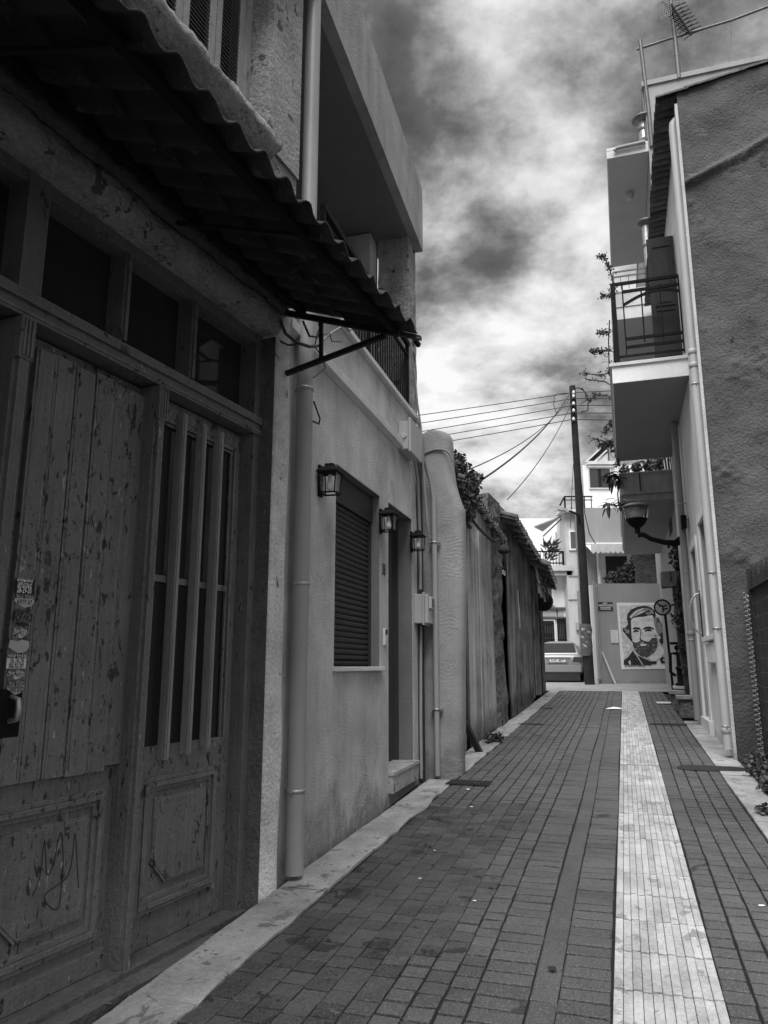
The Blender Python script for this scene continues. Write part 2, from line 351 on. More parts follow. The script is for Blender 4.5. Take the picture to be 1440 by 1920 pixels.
paper = mat('paper', .62, .12, 10, .1, 60, .05, 60, .9, chips=[(.25, 14, .66, None)])
ink = mat('ink', .02, .1, 5, 0, 60, 0, 60, .9)
inkw = mat('ink_white', .75, .05, 5, 0, 60, 0, 60, .9)
curtain = mat('curtain', .11, .2, 3, .1, 60, .1, 50, .95)
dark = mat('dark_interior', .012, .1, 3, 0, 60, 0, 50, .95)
paver = mat('paver', .075, .16, 3.5, .30, 95, .5, 90, .48, island=.15, big=.22, speck=1.1, bdist=.004, chips=[(.035, 3.2, .66, None)])
paverold = mat('paver_stained', .062, .30, 3.6, .34, 80, .8, 40, .68, island=.24, big=.3, speck=.9, bdist=.008, chips=[(.032, 4, .60, None), (.11, 7, .66, None)])
channelm = mat('channel_slab', .07, .2, 3.5, .30, 95, .5, 90, .48, island=.12, speck=1.0, bdist=.004)
grout = mat('grout', .012, .35, 6, .3, 60, .5, 50, .95)
groutp = mat('mortar_smear', .075, .4, 5, .3, 40, .6, 40, .95)
tactm = mat('tactile_tile', .42, .24, 4, .16, 45, .4, 60, .75, island=.17, big=.12, chips=[(.28, 6, .59, (1, 1, 1)), (.30, 18, .63, None), (.07, 26, .69, None)])
tarm = mat('street_concrete', .24, .2, 1.6, .15, 60, .35, 50, .9)
earth = mat('earth', .035, .4, 5, .3, 40, .8, 30, .97)
carp = mat('silver_paint', .27, .03, 3, .02, 200, 0, 60, .42, metal=.35, spec=.4)
tyre = mat('tyre', .02, .1, 5, 0, 60, 0, 60, .8)
lampglass = clear('lamp_glass')
wglass = glass('window_glass', .03, .05, .6)
carglass = glass('car_glass', .03, .08, .35)
taill = mat('tail_lamp', .045, .1, 8, 0, 60, 0, 60, .2, spec=.6)
# ================================================================ SETTING: ground, paving, kerbs
def px(F, w, pts): return [F.at(w, u, v) for u, v in pts]
def lin(a, b, t): return a+(b-a)*t
mb = MB(); xs = [-60, 0, 5, 10, 15, AEND, 25.5, 60, 900]; ys = [-700, -60, -6, 6, 60, 700]
vs = [(x, y, gz(x)-.06-(.4 if False else 0)) for x in xs for y in ys]; n = len(ys)
mb.add(vs, [(i*n+j, (i+1)*n+j, (i+1)*n+j+1, i*n+j+1) for i in range(len(xs)-1) for j in range(n-1)])
struct('ground', mb, earth, S)
mb = MB()                                   # cross street at the end of the alley
xs = [AEND+.02, 22.5, 25.5, 30, 60]; ys = [-40, -8, 0, 8, 40]; n = len(ys)
mb.add([(x, y, gz(x)+(.004 if x > AEND+1 else 0)) for x in xs for y in ys], [(i*n+j, (i+1)*n+j, (i+1)*n+j+1, i*n+j+1) for i in range(len(xs)-1) for j in range(n-1)])
struct('cross_street', mb, tarm, S)
def sheet(a0, a1, c0, c1, dz, step=.25, jit=0):   # sheet following the street, across measured to the right
    mb = MB(); k = max(1, int((a1-a0)/step)); vs = []
    for i in range(k+1):
        a = lin(a0, a1, i/k); j = jit*mnoise.noise(Vector((a*3, c0, 0)))
        vs += [(a, -c0, gz(a)+dz), (a, -(c1+j), gz(a)+dz)]
    mb.add(vs, [(2*i, 2*i+1, 2*i+3, 2*i+2) for i in range(k)]); return mb
struct('paving_bed', sheet(-3, AEND, -1.72, .88, -.012), grout, S)
def paverbox(mb, a0, a1, c0, c1, dz, b=.006, tilt=(0, 0), jit=.0):
    hh = .035; z = lambda a, c: gz(a)+dz+tilt[0]*(a-(a0+a1)/2)+tilt[1]*(c-(c0+c1)/2)
    q = [(a0, c0), (a1, c0), (a1, c1), (a0, c1)]
    if jit: q = [(a+random.uniform(-jit, jit), c+random.uniform(-jit, jit)) for a, c in q]
    ca = sum(x[0] for x in q)/4; cc = sum(x[1] for x in q)/4
    ins = [(a+(b if a < ca else -b), c+(b if c < cc else -b)) for a, c in q]
    vs = [(a, -c, z(a, c)-hh) for a, c in q]+[(a, -c, z(a, c)-b*.5) for a, c in q]+[(a, -c, z(a, c)) for a, c in ins]
    fs = [(8, 9, 10, 11)]+[(i, (i+1) % 4, 4+(i+1) % 4, 4+i) for i in range(4)]+[(4+i, 4+(i+1) % 4, 8+(i+1) % 4, 8+i) for i in range(4)]
    mb.add(vs, fs)
clean = MB(); stained = MB(); chan = MB(); tact = MB()
def stain(a, c):
    e = mnoise.noise(Vector((a*1.1, c*1.7, 3)))*.35
    return (c < -.78+e*.8 and 3.55+e < a < 6.7+e) or (c < -1.15+e and a < 4)
cols = [(.29, .405), (.405, .52), (.52, .635), (.635, .75), (.75, .86), (-.335, -.13), (-.66, -.445)]
c = -.66
while c > -1.66: cols.append((c-.1135, c)); c -= .1135
GRATES = []
for c0, c1 in cols:
    wide = c1-c0 > .15; cm = (c0+c1)/2
    a = 1.2+random.uniform(0, .1); ln = .112
    while a < AEND-.02:
        l = ln*random.uniform(.97, 1.03); a1 = min(a+l, AEND-.01); st = stain((a+a1)/2, cm); far = a > 11
        gp = .0035 if st else .0085; gc = .002 if st else random.choice((.0045, .0055, .007))
        wv = .006*math.sin(a*1.3+c0*3)
        if random.random() < .06 and not far and not st: gp = .005
        paverbox(stained if st else clean, a+gp, a1-gp, c0+gc+wv, c1-gc+wv, random.uniform(-.0035, .001)-(.002 if st else 0), .004 if far else .005,
                 (random.uniform(-.02, .02), random.uniform(-.02, .02)), .002 if st else .0012)
        a = a1
a = 1.2
while a < AEND-.02:
    a1 = min(a+.30, AEND-.01); wv = .006*math.sin(a*1.3-1.3); paverbox(chan, a+.002, a1-.002, -.442+wv, -.338+wv, -.009, .005, (0, random.uniform(-.03, .03))); a = a1
a = 1.05
while a < AEND-.03:                         # tactile strip: ribbed tiles laid in one row
    a1 = min(a+.40, AEND-.01); w0, w1 = -.125, .285; nr = 11; dz0 = random.uniform(0, .003); tl = random.uniform(-.006, .006)
    half = (a+a1)/2
    for k in range(nr):
        x0 = lin(w0, w1, k/nr); x1 = lin(w0, w1, (k+1)/nr); up = .0045 if k % 2 == 0 else .0
        sk = random.uniform(-.002, .002)
        paverbox(tact, a+.008+sk, a1-.007+sk, x0+.0012, x1-.0012, .003+dz0+up, .003, (tl, 0))
    a = a1
struct('street_paving', clean, paver, S); struct('stained_paving', stained, paverold, S)
struct('drain_channel', chan, channelm, S); struct('tactile_path', tact, tactm, S)
def kerb(c0, c1, js, dz, jit):
    mb = MB()
    for a0, a1 in js:
        k = max(2, int((a1-a0)/.12)); t = random.uniform(-.004, .004); vs = []
        for i in range(k+1):
            a = lin(a0+.004, a1-.004, i/k); j0 = .4*jit*mnoise.noise(Vector((a*5, c0*7, 1))); j1 = jit*mnoise.noise(Vector((a*4, c1*9, 5)))+.5*jit*mnoise.noise(Vector((a*14, c1*9, 5)))
            z = gz(a)+dz+t
            vs += [(a, -(c0+j0), z-.08), (a, -(c0+j0), z-.004), (a, -(c0+j0+.005), z), (a, -(c1+j1-.005), z), (a, -(c1+j1), z-.004), (a, -(c1+j1), z-.08)]
        fs = [(i*6+q, i*6+q+1, i*6+q+7, i*6+q+6) for i in range(k) for q in range(5)]+[list(range(6)), [k*6+q for q in range(6)]]
        mb.add(vs, fs)
    return mb
j = [0, 1.4, 2.86, 4.24, 5.75, 6.35, 7.72]; jl = list(zip(j[:-1], j[1:])); a = 8.25
while a < 20.6: jl.append((a, min(a+1.05, 20.8))); a += 1.05
struct('kerb_left', kerb(-1.97, -1.69, jl, .006, .03), marble, S)
jr = []; a = 1.5
while a < 13.0: jr.append((a, a+1.02)); a += 1.02
struct('kerb_right', kerb(.868, 1.15, jr, .006, .012), marble, S)
for i, (u, v, a_, b_, l) in enumerate((((880), 1468, .42, .28, 'square iron drain grate beside the round plaster buttress'), (993, 1358, .42, .12, 'narrow iron drain grate by the left kerb halfway up the alley'),
        (1018, 1328, .40, .10, 'narrow iron drain grate by the left kerb near the far end'))):
    p = ground(u, v); x, y = S.loc(p); mb = MB()
    mb.box(x-b_/2, x+b_/2, y-a_/2, y+a_/2, p.z+.000, p.z+.006)
    k = int(a_/.035)
    for q in range(k): yy = y-a_/2+.02+q*.035; mb.box(x-b_/2+.015, x+b_/2-.015, yy, yy+.018, p.z+.006, p.z+.012)
    solo('drain_grate', l, 'drain grate', S, (x, y, p.z), mb, rusty, 'drain grates along the left kerb')
for (u, v, rx, ry, l) in ((1337, 1442, .16, .36, 'long dark access cover in the paving by the pale house corner'), (1270, 1359, .10, .42, 'dark access cover in the paving below the far stone bench')):
    p = ground(u, v); x, y = S.loc(p); k = 28; mb = MB()
    rim = lambda r: [(x+rx*r*math.copysign(abs(math.cos(2*PI*i/k))**.6, math.cos(2*PI*i/k)), y+ry*r*math.copysign(abs(math.sin(2*PI*i/k))**.6, math.sin(2*PI*i/k))) for i in range(k)]
    mb.add([(a, b, gz(a)+.004) for a, b in rim(1)]+[(a, b, gz(a)+.012) for a, b in rim(.93)]+[(a, b, gz(a)+.009) for a, b in rim(.86)], [list(range(2*k, 3*k))]+[(q*k+i, q*k+(i+1) % k, (q+1)*k+(i+1) % k, (q+1)*k+i) for q in (0, 1) for i in range(k)])
    solo('access_cover', l, 'cover', S, (x, y, p.z), mb, rusty, 'covers set in the paving on the right')
# ================================================================ OLD BUILDING (left, nearest)
oz = gz(4.0)
ob = T('old_building', 'old plastered building with peeling painted wooden doors under a corrugated awning', 'building', O, (0, .2, oz))
mb = MB(); sR = .225
cor = [(sR+.0, .40), (sR+.0, .06)]+[(sR-.06+.06*math.cos(t*PI/10), .06-.06*math.sin(t*PI/10)) for t in range(6)]+[(.03, 0)]+[(.03-.03*math.sin(t*PI/8), .03-.03*math.cos(t*PI/8)) for t in range(1, 5)]+[(0, .40)]
zs = [-.3]+[.1+.12*i for i in range(30)]+[3.72]
vs = []; n = len(cor)
for z in zs:
    for x, y in cor:
        d = mnoise.noise(Vector((x*5, y*5, z*1.6)))*.012+(.012*max(0, .5-z) if x > .1 else 0)
        vs.append((x+d*.6, y-d-.004*math.sin(z*3), z))
mb.add(vs, [(i*n+k, i*n+(k+1) % n, (i+1)*n+(k+1) % n, (i+1)*n+k) for i in range(len(zs)-1) for k in range(n)], 0, True)
mb.add([(0, .4, z_) for z_ in (0, 1)], [])
ob.part('pilaster', mb, limewash)
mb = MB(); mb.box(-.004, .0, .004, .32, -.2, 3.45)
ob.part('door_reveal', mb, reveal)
mb = MB(); mb.box(-6, .225, .02, .45, 3.72, 4.72); mb.box(-6, 0.0, .03, .45, 3.60, 3.72)
mb.box(-.155, .225, 0, .45, 4.72, 9.5); mb.box(-6, -1.52, 0, .45, 4.72, 9.5); mb.box(-1.52, -.155, 0, .45, 6.75, 9.5)
mb.box(-6, -2.75, 0, .45, -.3, 3.60); mb.box(-1.52, -.155, .36, .45, 4.72, 6.75); mb.box(-6, .225, .46, 4.0, -.3, 9.4)
ob.part('wall', mb, oldplaster)
mb = MB(); K = 200                            # rough rounded lintel band
pr = [(.20, 3.47), (.02, 3.465), (-.03, 3.50), (-.035, 3.56), (-.012, 3.61), (.0, 3.63), (.20, 3.63)]
vs = []
for i in range(K+1):
    x = lin(-4.2, -.002 if i < K else .02, i/K)
    for k, (y, z) in enumerate(pr):
        d = mnoise.noise(Vector((x*7, k*.7, z*6)))*.014+mnoise.noise(Vector((x*2, k*.3, 2)))*.012+mnoise.noise(Vector((x*25, k*1.5, 2)))*.009
        vs.append((x, y-d, z+d*.7))
n = len(pr); mb.add(vs, [(i*n+k, i*n+k+1, (i+1)*n+k+1, (i+1)*n+k) for i in range(K) for k in range(n-1)], 0, True)
ob.part('lintel', mb, oldplaster)
mb = MB(); K = 40                            # mortar fillet under the awning, wavy where it meets the sheet
vs = []
for i in range(241):
    x = lin(-4.2, .1, i/240); w = .024*math.sin(2*PI*x/.177)
    for y, z in ((.0, 3.625), (-.008, 3.66), (-.022, 3.722+w), (-.004, 3.728+w)): vs.append((x, y-mnoise.noise(Vector((x*9, z*6, 0)))*.008, z))
mb.add(vs, [(i*4+k, i*4+k+1, i*4+5+k, i*4+4+k) for i in range(240) for k in range(3)], 0, True)
ob.part('mortar_fillet', mb, reveal)
mb = MB(); vs = []; K = 160                   # upper window ledge
pr = [(.30, 4.60), (.0, 4.60), (-.03, 4.63), (-.085, 4.66), (-.095, 4.70), (-.08, 4.735), (.18, 4.765), (.30, 4.765)]
for i in range(K+1):
    x = lin(-4.2, -.15, i/K)
    for k, (y, z) in enumerate(pr):
        d = mnoise.noise(Vector((x*6, k*.9, z*5)))*.018+mnoise.noise(Vector((x*22, k*2, z*5)))*.010; vs.append((x, y-d, z+d*.6))
n = len(pr); mb.add(vs, [(i*n+k, i*n+k+1, (i+1)*n+k+1, (i+1)*n+k) for i in range(K) for k in range(n-1)]+[list(range(K*n, K*n+n))], 0, True)
ob.part('window_ledge', mb, oldplaster)
# shutters of the upper window
def S_(u, v, w): return O.at(w, u, v)[0]
us = [S_(u, 60, .19) for u in (328, 353, 396, 414, 447, 462)]
win = None
mb = MB(); mb.box(-1.52, -1.46, .17, .30, 4.765, 6.75); mb.box(-.215, -.156, .17, .30, 4.765, 6.75); mb.box(-1.46, -.215, .17, .30, 6.69, 6.75)
win = ob.part('window', mb, louver)
mb = MB(); mb.box(-1.46, -.215, .31, .33, 4.77, 6.7); ob.part('window_pane', mb, dark, win)
def louvre(x0, x1, z0, z1):
    mb = MB(); st = .055
    mb.box(x0, x0+st, .185, .225, z0, z1); mb.box(x1-st, x1, .185, .225, z0, z1)
    mb.box(x0+st, x1-st, .187, .223, z0, z0+.10); mb.box(x0+st, x1-st, .187, .223, z1-.10, z1)
    z = z0+.10
    while z < z1-.12:
        mb.ext([(x0+st, .19, z), (x0+st, .196, z), (x0+st, .222, z+.034), (x0+st, .216, z+.034)], (x1-x0-2*st, 0, 0)); z += .031
    return mb
for x0, x1 in ((-1.46, -1.155), (-1.148, -.84), (-.835, -.528), (-.522, -.217)):
    ob.part('shutter', louvre(x0, x1, 4.775, 6.69), louver, win)
# ---- doors
FW, LW = .09, .17
th = MB(); th.box(-4.2, -.012, -.03, .40, -.3, .075); th.box(-4.2, -.012, .07, .40, .075, .10)
ob.part('threshold', th.rough(.004, 6), reveal)
fr = MB()
zb0, zb1 = 2.80, 2.90
fr.box(-4.2, -.02, FW, .30, zb0+.01, zb1-.005); fr.box(-4.2, -.02, FW-.022, FW, zb1-.035, zb1+.008); fr.box(-4.2, -.02, FW-.012, FW, zb0, zb0+.03); fr.box(-4.2, -.02, FW-.02, FW-.012, zb0+.012, zb0+.022)
sA = O.at(FW, 45, 645)[0]; sB = O.at(FW, 302, 745)[0]
for s0, s1, z1 in ((sA-.035, sA+.035, zb0), (sB-.03, sB+.03, zb0), (-.065, -.006, 3.47)):
    fr.box(s0, s1, FW+.01, .30, .10, z1-.002)
    if z1 < 3: fr.box(s0+.012, s1-.012, FW-.012, FW+.01, .10, z1-.18); fr.box(s0, s1, FW-.02, FW+.01, z1-.18, z1-.002)
    if z1 < 3:
        for q in range(3): fr.box(s0+.012+q*.018, s0+.02+q*.018, FW-.028, FW-.02, z1-.17, z1-.012)
tw = O.at(FW+.03, 57, 480)[0]
fr.box(tw-.055, tw+.055, FW+.01, .28, zb1+.004, 3.47)
fr.box(-4.2, -.066, FW+.02, .28, 3.405, 3.468); fr.box(-4.2, -.066, FW+.035, .26, zb1+.004, 2.945)
for u, v in ((238, 545), (362, 650)):
    s0 = O.at(FW+.03, u, v)[0]; fr.box(s0-.02, s0+.02, FW+.03, .22, 2.945, 3.405); fr.box(s0-.009, s0+.009, FW+.015, FW+.03, 2.945, 3.405)
frame = ob.part('door_frame', fr, doorpaint2)
gl = MB(); gl.box(-4.2, -.06, .22, .226, 2.93, 3.42); ob.part('transom_pane', gl, wglass, frame)
bk = MB(); bk.box(-4.2, -.02, .45, .455, 0, 3.5)
def moulded(mb, s0, s1, z0, z1, w, cut):
    for k, (d, t) in enumerate(((0, .020), (.022, .030), (.045, .014))):       # stepped mouldings round the panel
        a, b, c_, e = s0+d, s1-d, z0+d, z1-d; ww = .020
        mb.box(a, b, w-t, w, c_, c_+ww); mb.box(a, b, w-t, w, e-ww, e); mb.box(a, a+ww, w-t, w, c_+ww, e-ww); mb.box(b-ww, b, w-t, w, c_+ww, e-ww)
    a, b, c_, e = s0+.11, s1-.09, z0+.11, z1-.10; q = cut
    mb.xz([(a, e), (b, e), (b, c_), (a+q, c_), (a, c_+q)], w-.016, w)
    mb.xz([(a+.012, e-.012), (b-.012, e-.012), (b-.012, c_+.012), (a+q+.006, c_+.012), (a+.012, c_+q+.006)], w-.02, w-.016)
# planked leaf
lf = MB(); lf.box(sA+.036, sB-.031, LW+.03, LW+.075, .105, 2.795)
p0 = O.at(LW, 0, 1548)[0]; a = O.at(LW, 203, 1480); b = O.at(LW, 184, 1752)
moulded(lf, sA+.075, a[0], b[1]-.02, a[1]+.005, LW+.03, .12)
lf.box(sA+.036, sB-.031, LW+.012, LW+.03, .105, .19)
leaf1 = ob.part('planked_door', lf, doorpaint)
pk = MB(); ed = [O.at(LW, u, 690)[0] for u in (66, 104, 145, 182, 216, 250, 279)]
for i in range(6):
    t = (2.745, 2.75, 2.74, 2.752, 2.742, 2.75)[i]; bt = (.95, .95, .95, .945, .945, .965)[i]; w = LW+(.0, .003, .0, -.006, .0, .003)[i]
    pk.box(ed[i]+.003, ed[i+1]-.003, w, LW+.03, bt, t); pk.box(ed[i]+.016, ed[i+1]-.013, w-.005, w, bt, t-.004)
ob.part('planking', pk, doorpaint, leaf1)
def curve_strip(mb, pts, w, F, wd, m=0):     # thin drawn line on a vertical face
    P = [F.at(w, u, v) for u, v in pts]; Q = []
    for i in range(len(P)-1):
        p_, q_ = P[i], P[i+1]; p0_ = P[max(i-1, 0)]; q0_ = P[min(i+2, len(P)-1)]
        for k in range(5):
            t = k/5; f = lambda i_: .5*(2*p_[i_]+(q_[i_]-p0_[i_])*t+(2*p0_[i_]-5*p_[i_]+4*q_[i_]-q0_[i_])*t*t+(3*p_[i_]-p0_[i_]-3*q_[i_]+q0_[i_])*t**3)
            Q.append((f(0), w, f(1)))
    Q.append((P[-1][0], w, P[-1][1])); mb.tube(Q, wd, 5, m)
sc = MB(); z4 = lambda x, y: (x/2.667, 1200+y/2.667)
curve_strip(sc, [z4(*p) for p in ((160, 1285), (200, 1180), (222, 1000), (235, 1170), (270, 1110), (302, 960), (315, 1080), (310, 1200), (290, 1340), (240, 1325), (228, 1270), (330, 1190), (360, 1100), (375, 965), (392, 1240))], LW+.0095, O, .0024)
ob.part('scrawl', sc, mat('scrawl_mark', .035, .4, 20), leaf1)
hd = MB(); q = lambda x, y: (x/6, 1060+y/6)
s0, zt = O.at(LW-.03, *q(180, 1480)); s1_, zb_ = O.at(LW-.03, *q(160, 1760))
hd.tube([(s0, LW, zt), (s0, LW-.045, zt-.01), (s0, LW-.05, (zt+zb_)/2), (s0, LW-.045, zb_+.01), (s0, LW, zb_)], .011, 8)
ob.part('handle', hd, galv, leaf1); hd = MB(); hd.box(s0-.06, s0+.05, LW-.006, LW, zb_-.06, zt+.03); ob.part('handle_plate', hd, blackiron, leaf1)
def sticker(x0, x1, y0, y1, bgm, lines, inkm=1, ragged=0):
    (s0, z1), (s1, z0) = O.at(LW-.006, *q((x0+x1)/2-(x1-x0)/2, (y0+y1)/2)), O.at(LW-.006, *q(x1, (y0+y1)/2))
    sm_, zt = O.at(LW-.006, *q((x0+x1)/2, y0)); _, zb = O.at(LW-.006, *q((x0+x1)/2, y1)); mb = MB()
    if bgm is not None:
        pts = [(s0, zt), (s1, zt), (s1, zb), (s0, zb)]
        if ragged: pts = [(s0+.002, zt), (lin(s0, s1, .4), zt-.006), (lin(s0, s1, .6), zt+.002), (s1-.004, zt-.004), (s1, lin(zt, zb, .5)), (s1-.012, zb+.006), (lin(s0, s1, .5), zb-.003), (s0+.014, zb+.012), (s0-.002, lin(zt, zb, .6))]
        mb.xz(pts, LW-.0062, LW-.0052, 0)
    for t, yy, sz in lines:
        zc_ = lin(zt, zb, yy); text(mb, t, sz, lambda a, b: ((s0+s1)/2+a, LW-.0068, zc_+b), inkm, sx=min(1.0, (s1-s0)*.92/(sz*.56*max(1, len(t)))), bold=.0004)
    return mb
ST = [((165, 385, 155, 322), ink, [('ΚΛΕΙΔΑΡΑΣ', .10, .014), ('6977.67.58.42', .42, .026), ('28-29-30', .76, .036)], inkw, 0, 'black sticker with white phone numbers'),
      ((165, 385, 335, 470), boxm, [('ΚΛΕΙΔΑΡΑΣ', .15, .02), ('6977 67', .6, .026)], ink, 1, 'half torn grey sticker'),
      ((150, 350, 500, 690), None, [('ΚΛΕΙΔΑΡΑΣ', .14, .028), ('ΘΩΜΑΣ', .50, .034), ('6945 833844', .87, .024)], ink, 0, 'black lettering of a clear sticker'),
      ((150, 310, 710, 812), paper, [('ΚΛΕΙΔΑΡΑΣ', .32, .026), ('6907 137313', .72, .016)], ink, 1, 'small white sticker with clipped corners'),
      ((100, 330, 840, 980), boxm, [], ink, 1, 'blank scuffed remains of a sticker'),
      ((75, 295, 1003, 1160), paper, [('ΚΛΕΙΔΑΡΑΣ', .13, .018), ('28-28-28', .5, .044), ('6986 366 357', .88, .016)], ink, 0, 'white sticker with big black number'),
      ((85, 275, 1185, 1276), paper, [('ΚΛΕΙΔΑΡΑΣ', .3, .022), ('6984 798 952', .65, .018)], ink, 1, 'ragged white sticker'),
      ((85, 270, 1300, 1450), boxm, [('ΚΛΕΙΔΑΡΑΣ', .15, .022), ('ΘΩΜΑΣ', .42, .02), ('6945 833', .7, .024)], ink, 1, 'grey scratched sticker above the handle')]
for (x0, x1, y0, y1), bgm, lines, im, rg, lb in ST:
    ob.part('sticker', sticker(x0, x1, y0, y1, bgm, lines, 1, rg), [bgm or ink, im], leaf1, label=lb)
# glazed leaf
lf = MB(); a = O.at(LW, 309, 786); b = O.at(LW, 418, 1382); gx0, gx1 = O.at(LW, 292, 1090)[0], O.at(LW, 432, 1110)[0]; gz0, gz1 = b[1], a[1]
x0, x1 = sB+.031, -.068
lf.box(x0, gx0, LW+.02, LW+.07, .105, 2.795); lf.box(gx1, x1, LW+.02, LW+.07, .105, 2.795); lf.box(gx0, gx1, LW+.02, LW+.07, gz1, 2.795); lf.box(gx0, gx1, LW+.02, LW+.07, .105, gz0)
hz = O.at(LW+.03, 360, 1094)[1]; lf.box(gx0, gx1, LW+.03, LW+.06, hz-.016, hz+.016)
for d in (0, .016):
    lf.box(gx0-.012+d, gx0+d, LW+.008+d, LW+.02+d, gz0, gz1); lf.box(gx1-d, gx1+.012-d, LW+.008+d, LW+.02+d, gz0, gz1); lf.box(gx0, gx1, LW+.008+d, LW+.02+d, gz1-d, gz1+.012-d)
a = O.at(LW, 408, 1438); b = O.at(LW, 402, 1650); c_ = O.at(LW, 266, 1460)
moulded(lf, c_[0], a[0], b[1]-.02, a[1]+.01, LW+.02, .10)
for i in range(4): xx = lin(gx0+.05, gx1-.05, i/3.); lf.xz([(xx-.035, gz1+.04), (xx+.035, gz1+.04), (xx+.01, gz1+.05), (xx, gz1+.075), (xx-.01, gz1+.05)], LW+.014, LW+.02)
leaf2 = ob.part('glazed_door', lf, doorpaint)
gl = MB(); gl.box(gx0, gx1, LW+.045, LW+.05, gz0, hz-.016); gl.box(gx0, gx1, LW+.045, LW+.05, hz+.016, gz1); ob.part('pane', gl, wglass, leaf2)
for (u0, v0), (u1, v1) in (((348, 778), (307, 1425)), ((385, 797), (349, 1415)), ((417, 812), (385, 1402))):
    ss = O.at(LW-.02, (u0+u1)/2, (v0+v1)/2)[0]; z1 = O.at(LW-.02, u0, v0)[1]; z0 = O.at(LW-.02, u1, v1)[1]
    mb = MB(); mb.box(ss-.016, ss+.016, LW-.03, LW+.018, z0, z1); mb.box(ss-.009, ss+.009, LW-.036, LW-.03, z0+.01, z1-.01); ob.part('bar', mb, mat('bar_paint', .24, .15, 3, .1, strokes=.15), leaf2)
sc = MB(); curve_strip(sc, [z4(*p) for p in ((945, 822), (905, 840), (870, 900), (862, 960), (875, 1010), (888, 1060), (893, 1110))], LW+.004, O, .003); curve_strip(sc, [z4(*p) for p in ((906, 850), (904, 930), (902, 1020))], LW+.004, O, .002)
ob.part('scrawl', sc, mat('scrawl_mark', .035, .4, 20), leaf2)
# leaf left of the planked one
lf = MB(); lf.box(-2.72, sA-.036, LW+.03, LW+.07, .105, 2.795); moulded(lf, -2.6, sA-.09, .3, .9, LW+.03, .0); moulded(lf, -2.6, sA-.09, 1.0, 2.68, LW+.03, .0)
ob.part('panelled_door', lf, doorpaint)
# ---------------- awning
aw = T('corrugated_awning', 'dark corrugated awning sloping out above the old wooden doors', 'awning', O, (0, 0, 3.7))
def sheetrow(y0, z0, y1, z1, x0, x1, ragged):
    mb = MB(); nx = int((x1-x0)/.0147); vs = []; P = 6
    for i in range(nx+1):
        x = lin(x0, x1, i/nx); w = .026*math.sin(2*PI*x/.177); r = ragged*mnoise.noise(Vector((x*6, 3, 0)))+ragged*.5*mnoise.noise(Vector((x*25, 3, 0)))
        for k in range(P): t = k/(P-1); vs.append((x, lin(y0, y1-r, t), lin(z0, z1, t)+w+.006*mnoise.noise(Vector((x*2, t*2, 1)))))
    mb.add(vs, [(i*P+k, i*P+k+1, (i+1)*P+k+1, (i+1)*P+k) for i in range(nx) for k in range(P-1)], 0, True); return mb
for y0, z0, y1, z1, rg in ((.02, 3.755, -.47, 3.568, .006), (-.42, 3.572, -.90, 3.395, .014)):
    o = aw.part('sheet', sheetrow(y0, z0, y1, z1, -4.4, .15, rg), awnm); md = o.modifiers.new('thickness', 'SOLIDIFY'); md.thickness = .007
mb = MB(); mb.box(-4.4, .13, -.79, -.75, 3.375, 3.415); aw.part('purlin', mb, blackiron)
mb = MB(); mb.box(-4.4, .13, -.14, -.10, 3.635, 3.675); aw.part('purlin', mb, blackiron)
for sx in (.10, -1.0, -2.2, -3.3):
    mb = MB(); mb.bar((sx, 0, 3.66), (sx, -.80 if sx == .10 else -.86, 3.365), *((.03, .035) if sx == .10 else (.02, .02)))
    if sx == .10: mb.bar((sx+.03, -.0, 3.25), (sx+.03, -.70, 3.385), .026, .03); mb.bar((sx+.01, -.26, 3.56), (sx+.02, -.26, 3.29), .022, .022)
    aw.part('bracket', mb, rusty)
mb = MB(); mb.ext([(.14, -.62, 3.44), (.14, -.92, 3.325), (.14, -.92, 3.35), (.14, -.62, 3.47)], (.03, 0, 0)); aw.part('end_strip', mb, awnm)
def hang(p0, p1, sag, n=12, wob=0):
    p0, p1 = Vector(p0), Vector(p1); r = []
    for i in range(n+1):
        t = i/n; p = p0.lerp(p1, t); p.z -= sag*4*t*(1-t)
        if wob and 0 < i < n: p += Vector((random.uniform(-wob, wob), random.uniform(-wob, wob), random.uniform(-wob, wob)))
        r.append(p)
    return r
def Pt(F, w, u, v): s, z = F.at(w, u, v); return (s, w, z)
for pts, r, lb in (([(568, 602), (580, 630), (595, 632), (600, 615), (598, 605)], .008, 'thick loop of black cable hanging by the downpipe under the awning'),
                   ([(602, 640), (625, 622), (645, 610), (655, 620), (668, 605), (690, 601), (720, 612)], .009, 'grey cable looped along the end bracket of the awning'),
                   ([(606, 628), (618, 625), (622, 640), (640, 641)], .004, 'thin frayed wire under the awning end'),
                   ([(525, 600), (535, 625), (555, 642), (580, 650), (600, 648)], .011, 'black cable bundle running round the pilaster top'),
                   ([(596, 620), (590, 650), (603, 668), (610, 690), (588, 708)], .005, 'thin black wire dangling in front of the downpipe'),
                   ([(588, 752), (600, 785), (598, 795), (587, 790)], .006, 'short loose end of black cable on the pale house wall'),
                   ([(526, 640), (540, 647), (553, 646)], .007, 'stub of black cable on the pilaster')):
    P = [Pt(O, -.10-.02*random.random(), u, v) for u, v in pts]; mb = MB(); mb.tube(P, r, 6)
    solo('cable', lb, 'cable', O, P[0], mb, cablem if 'grey' not in lb else cablepale)
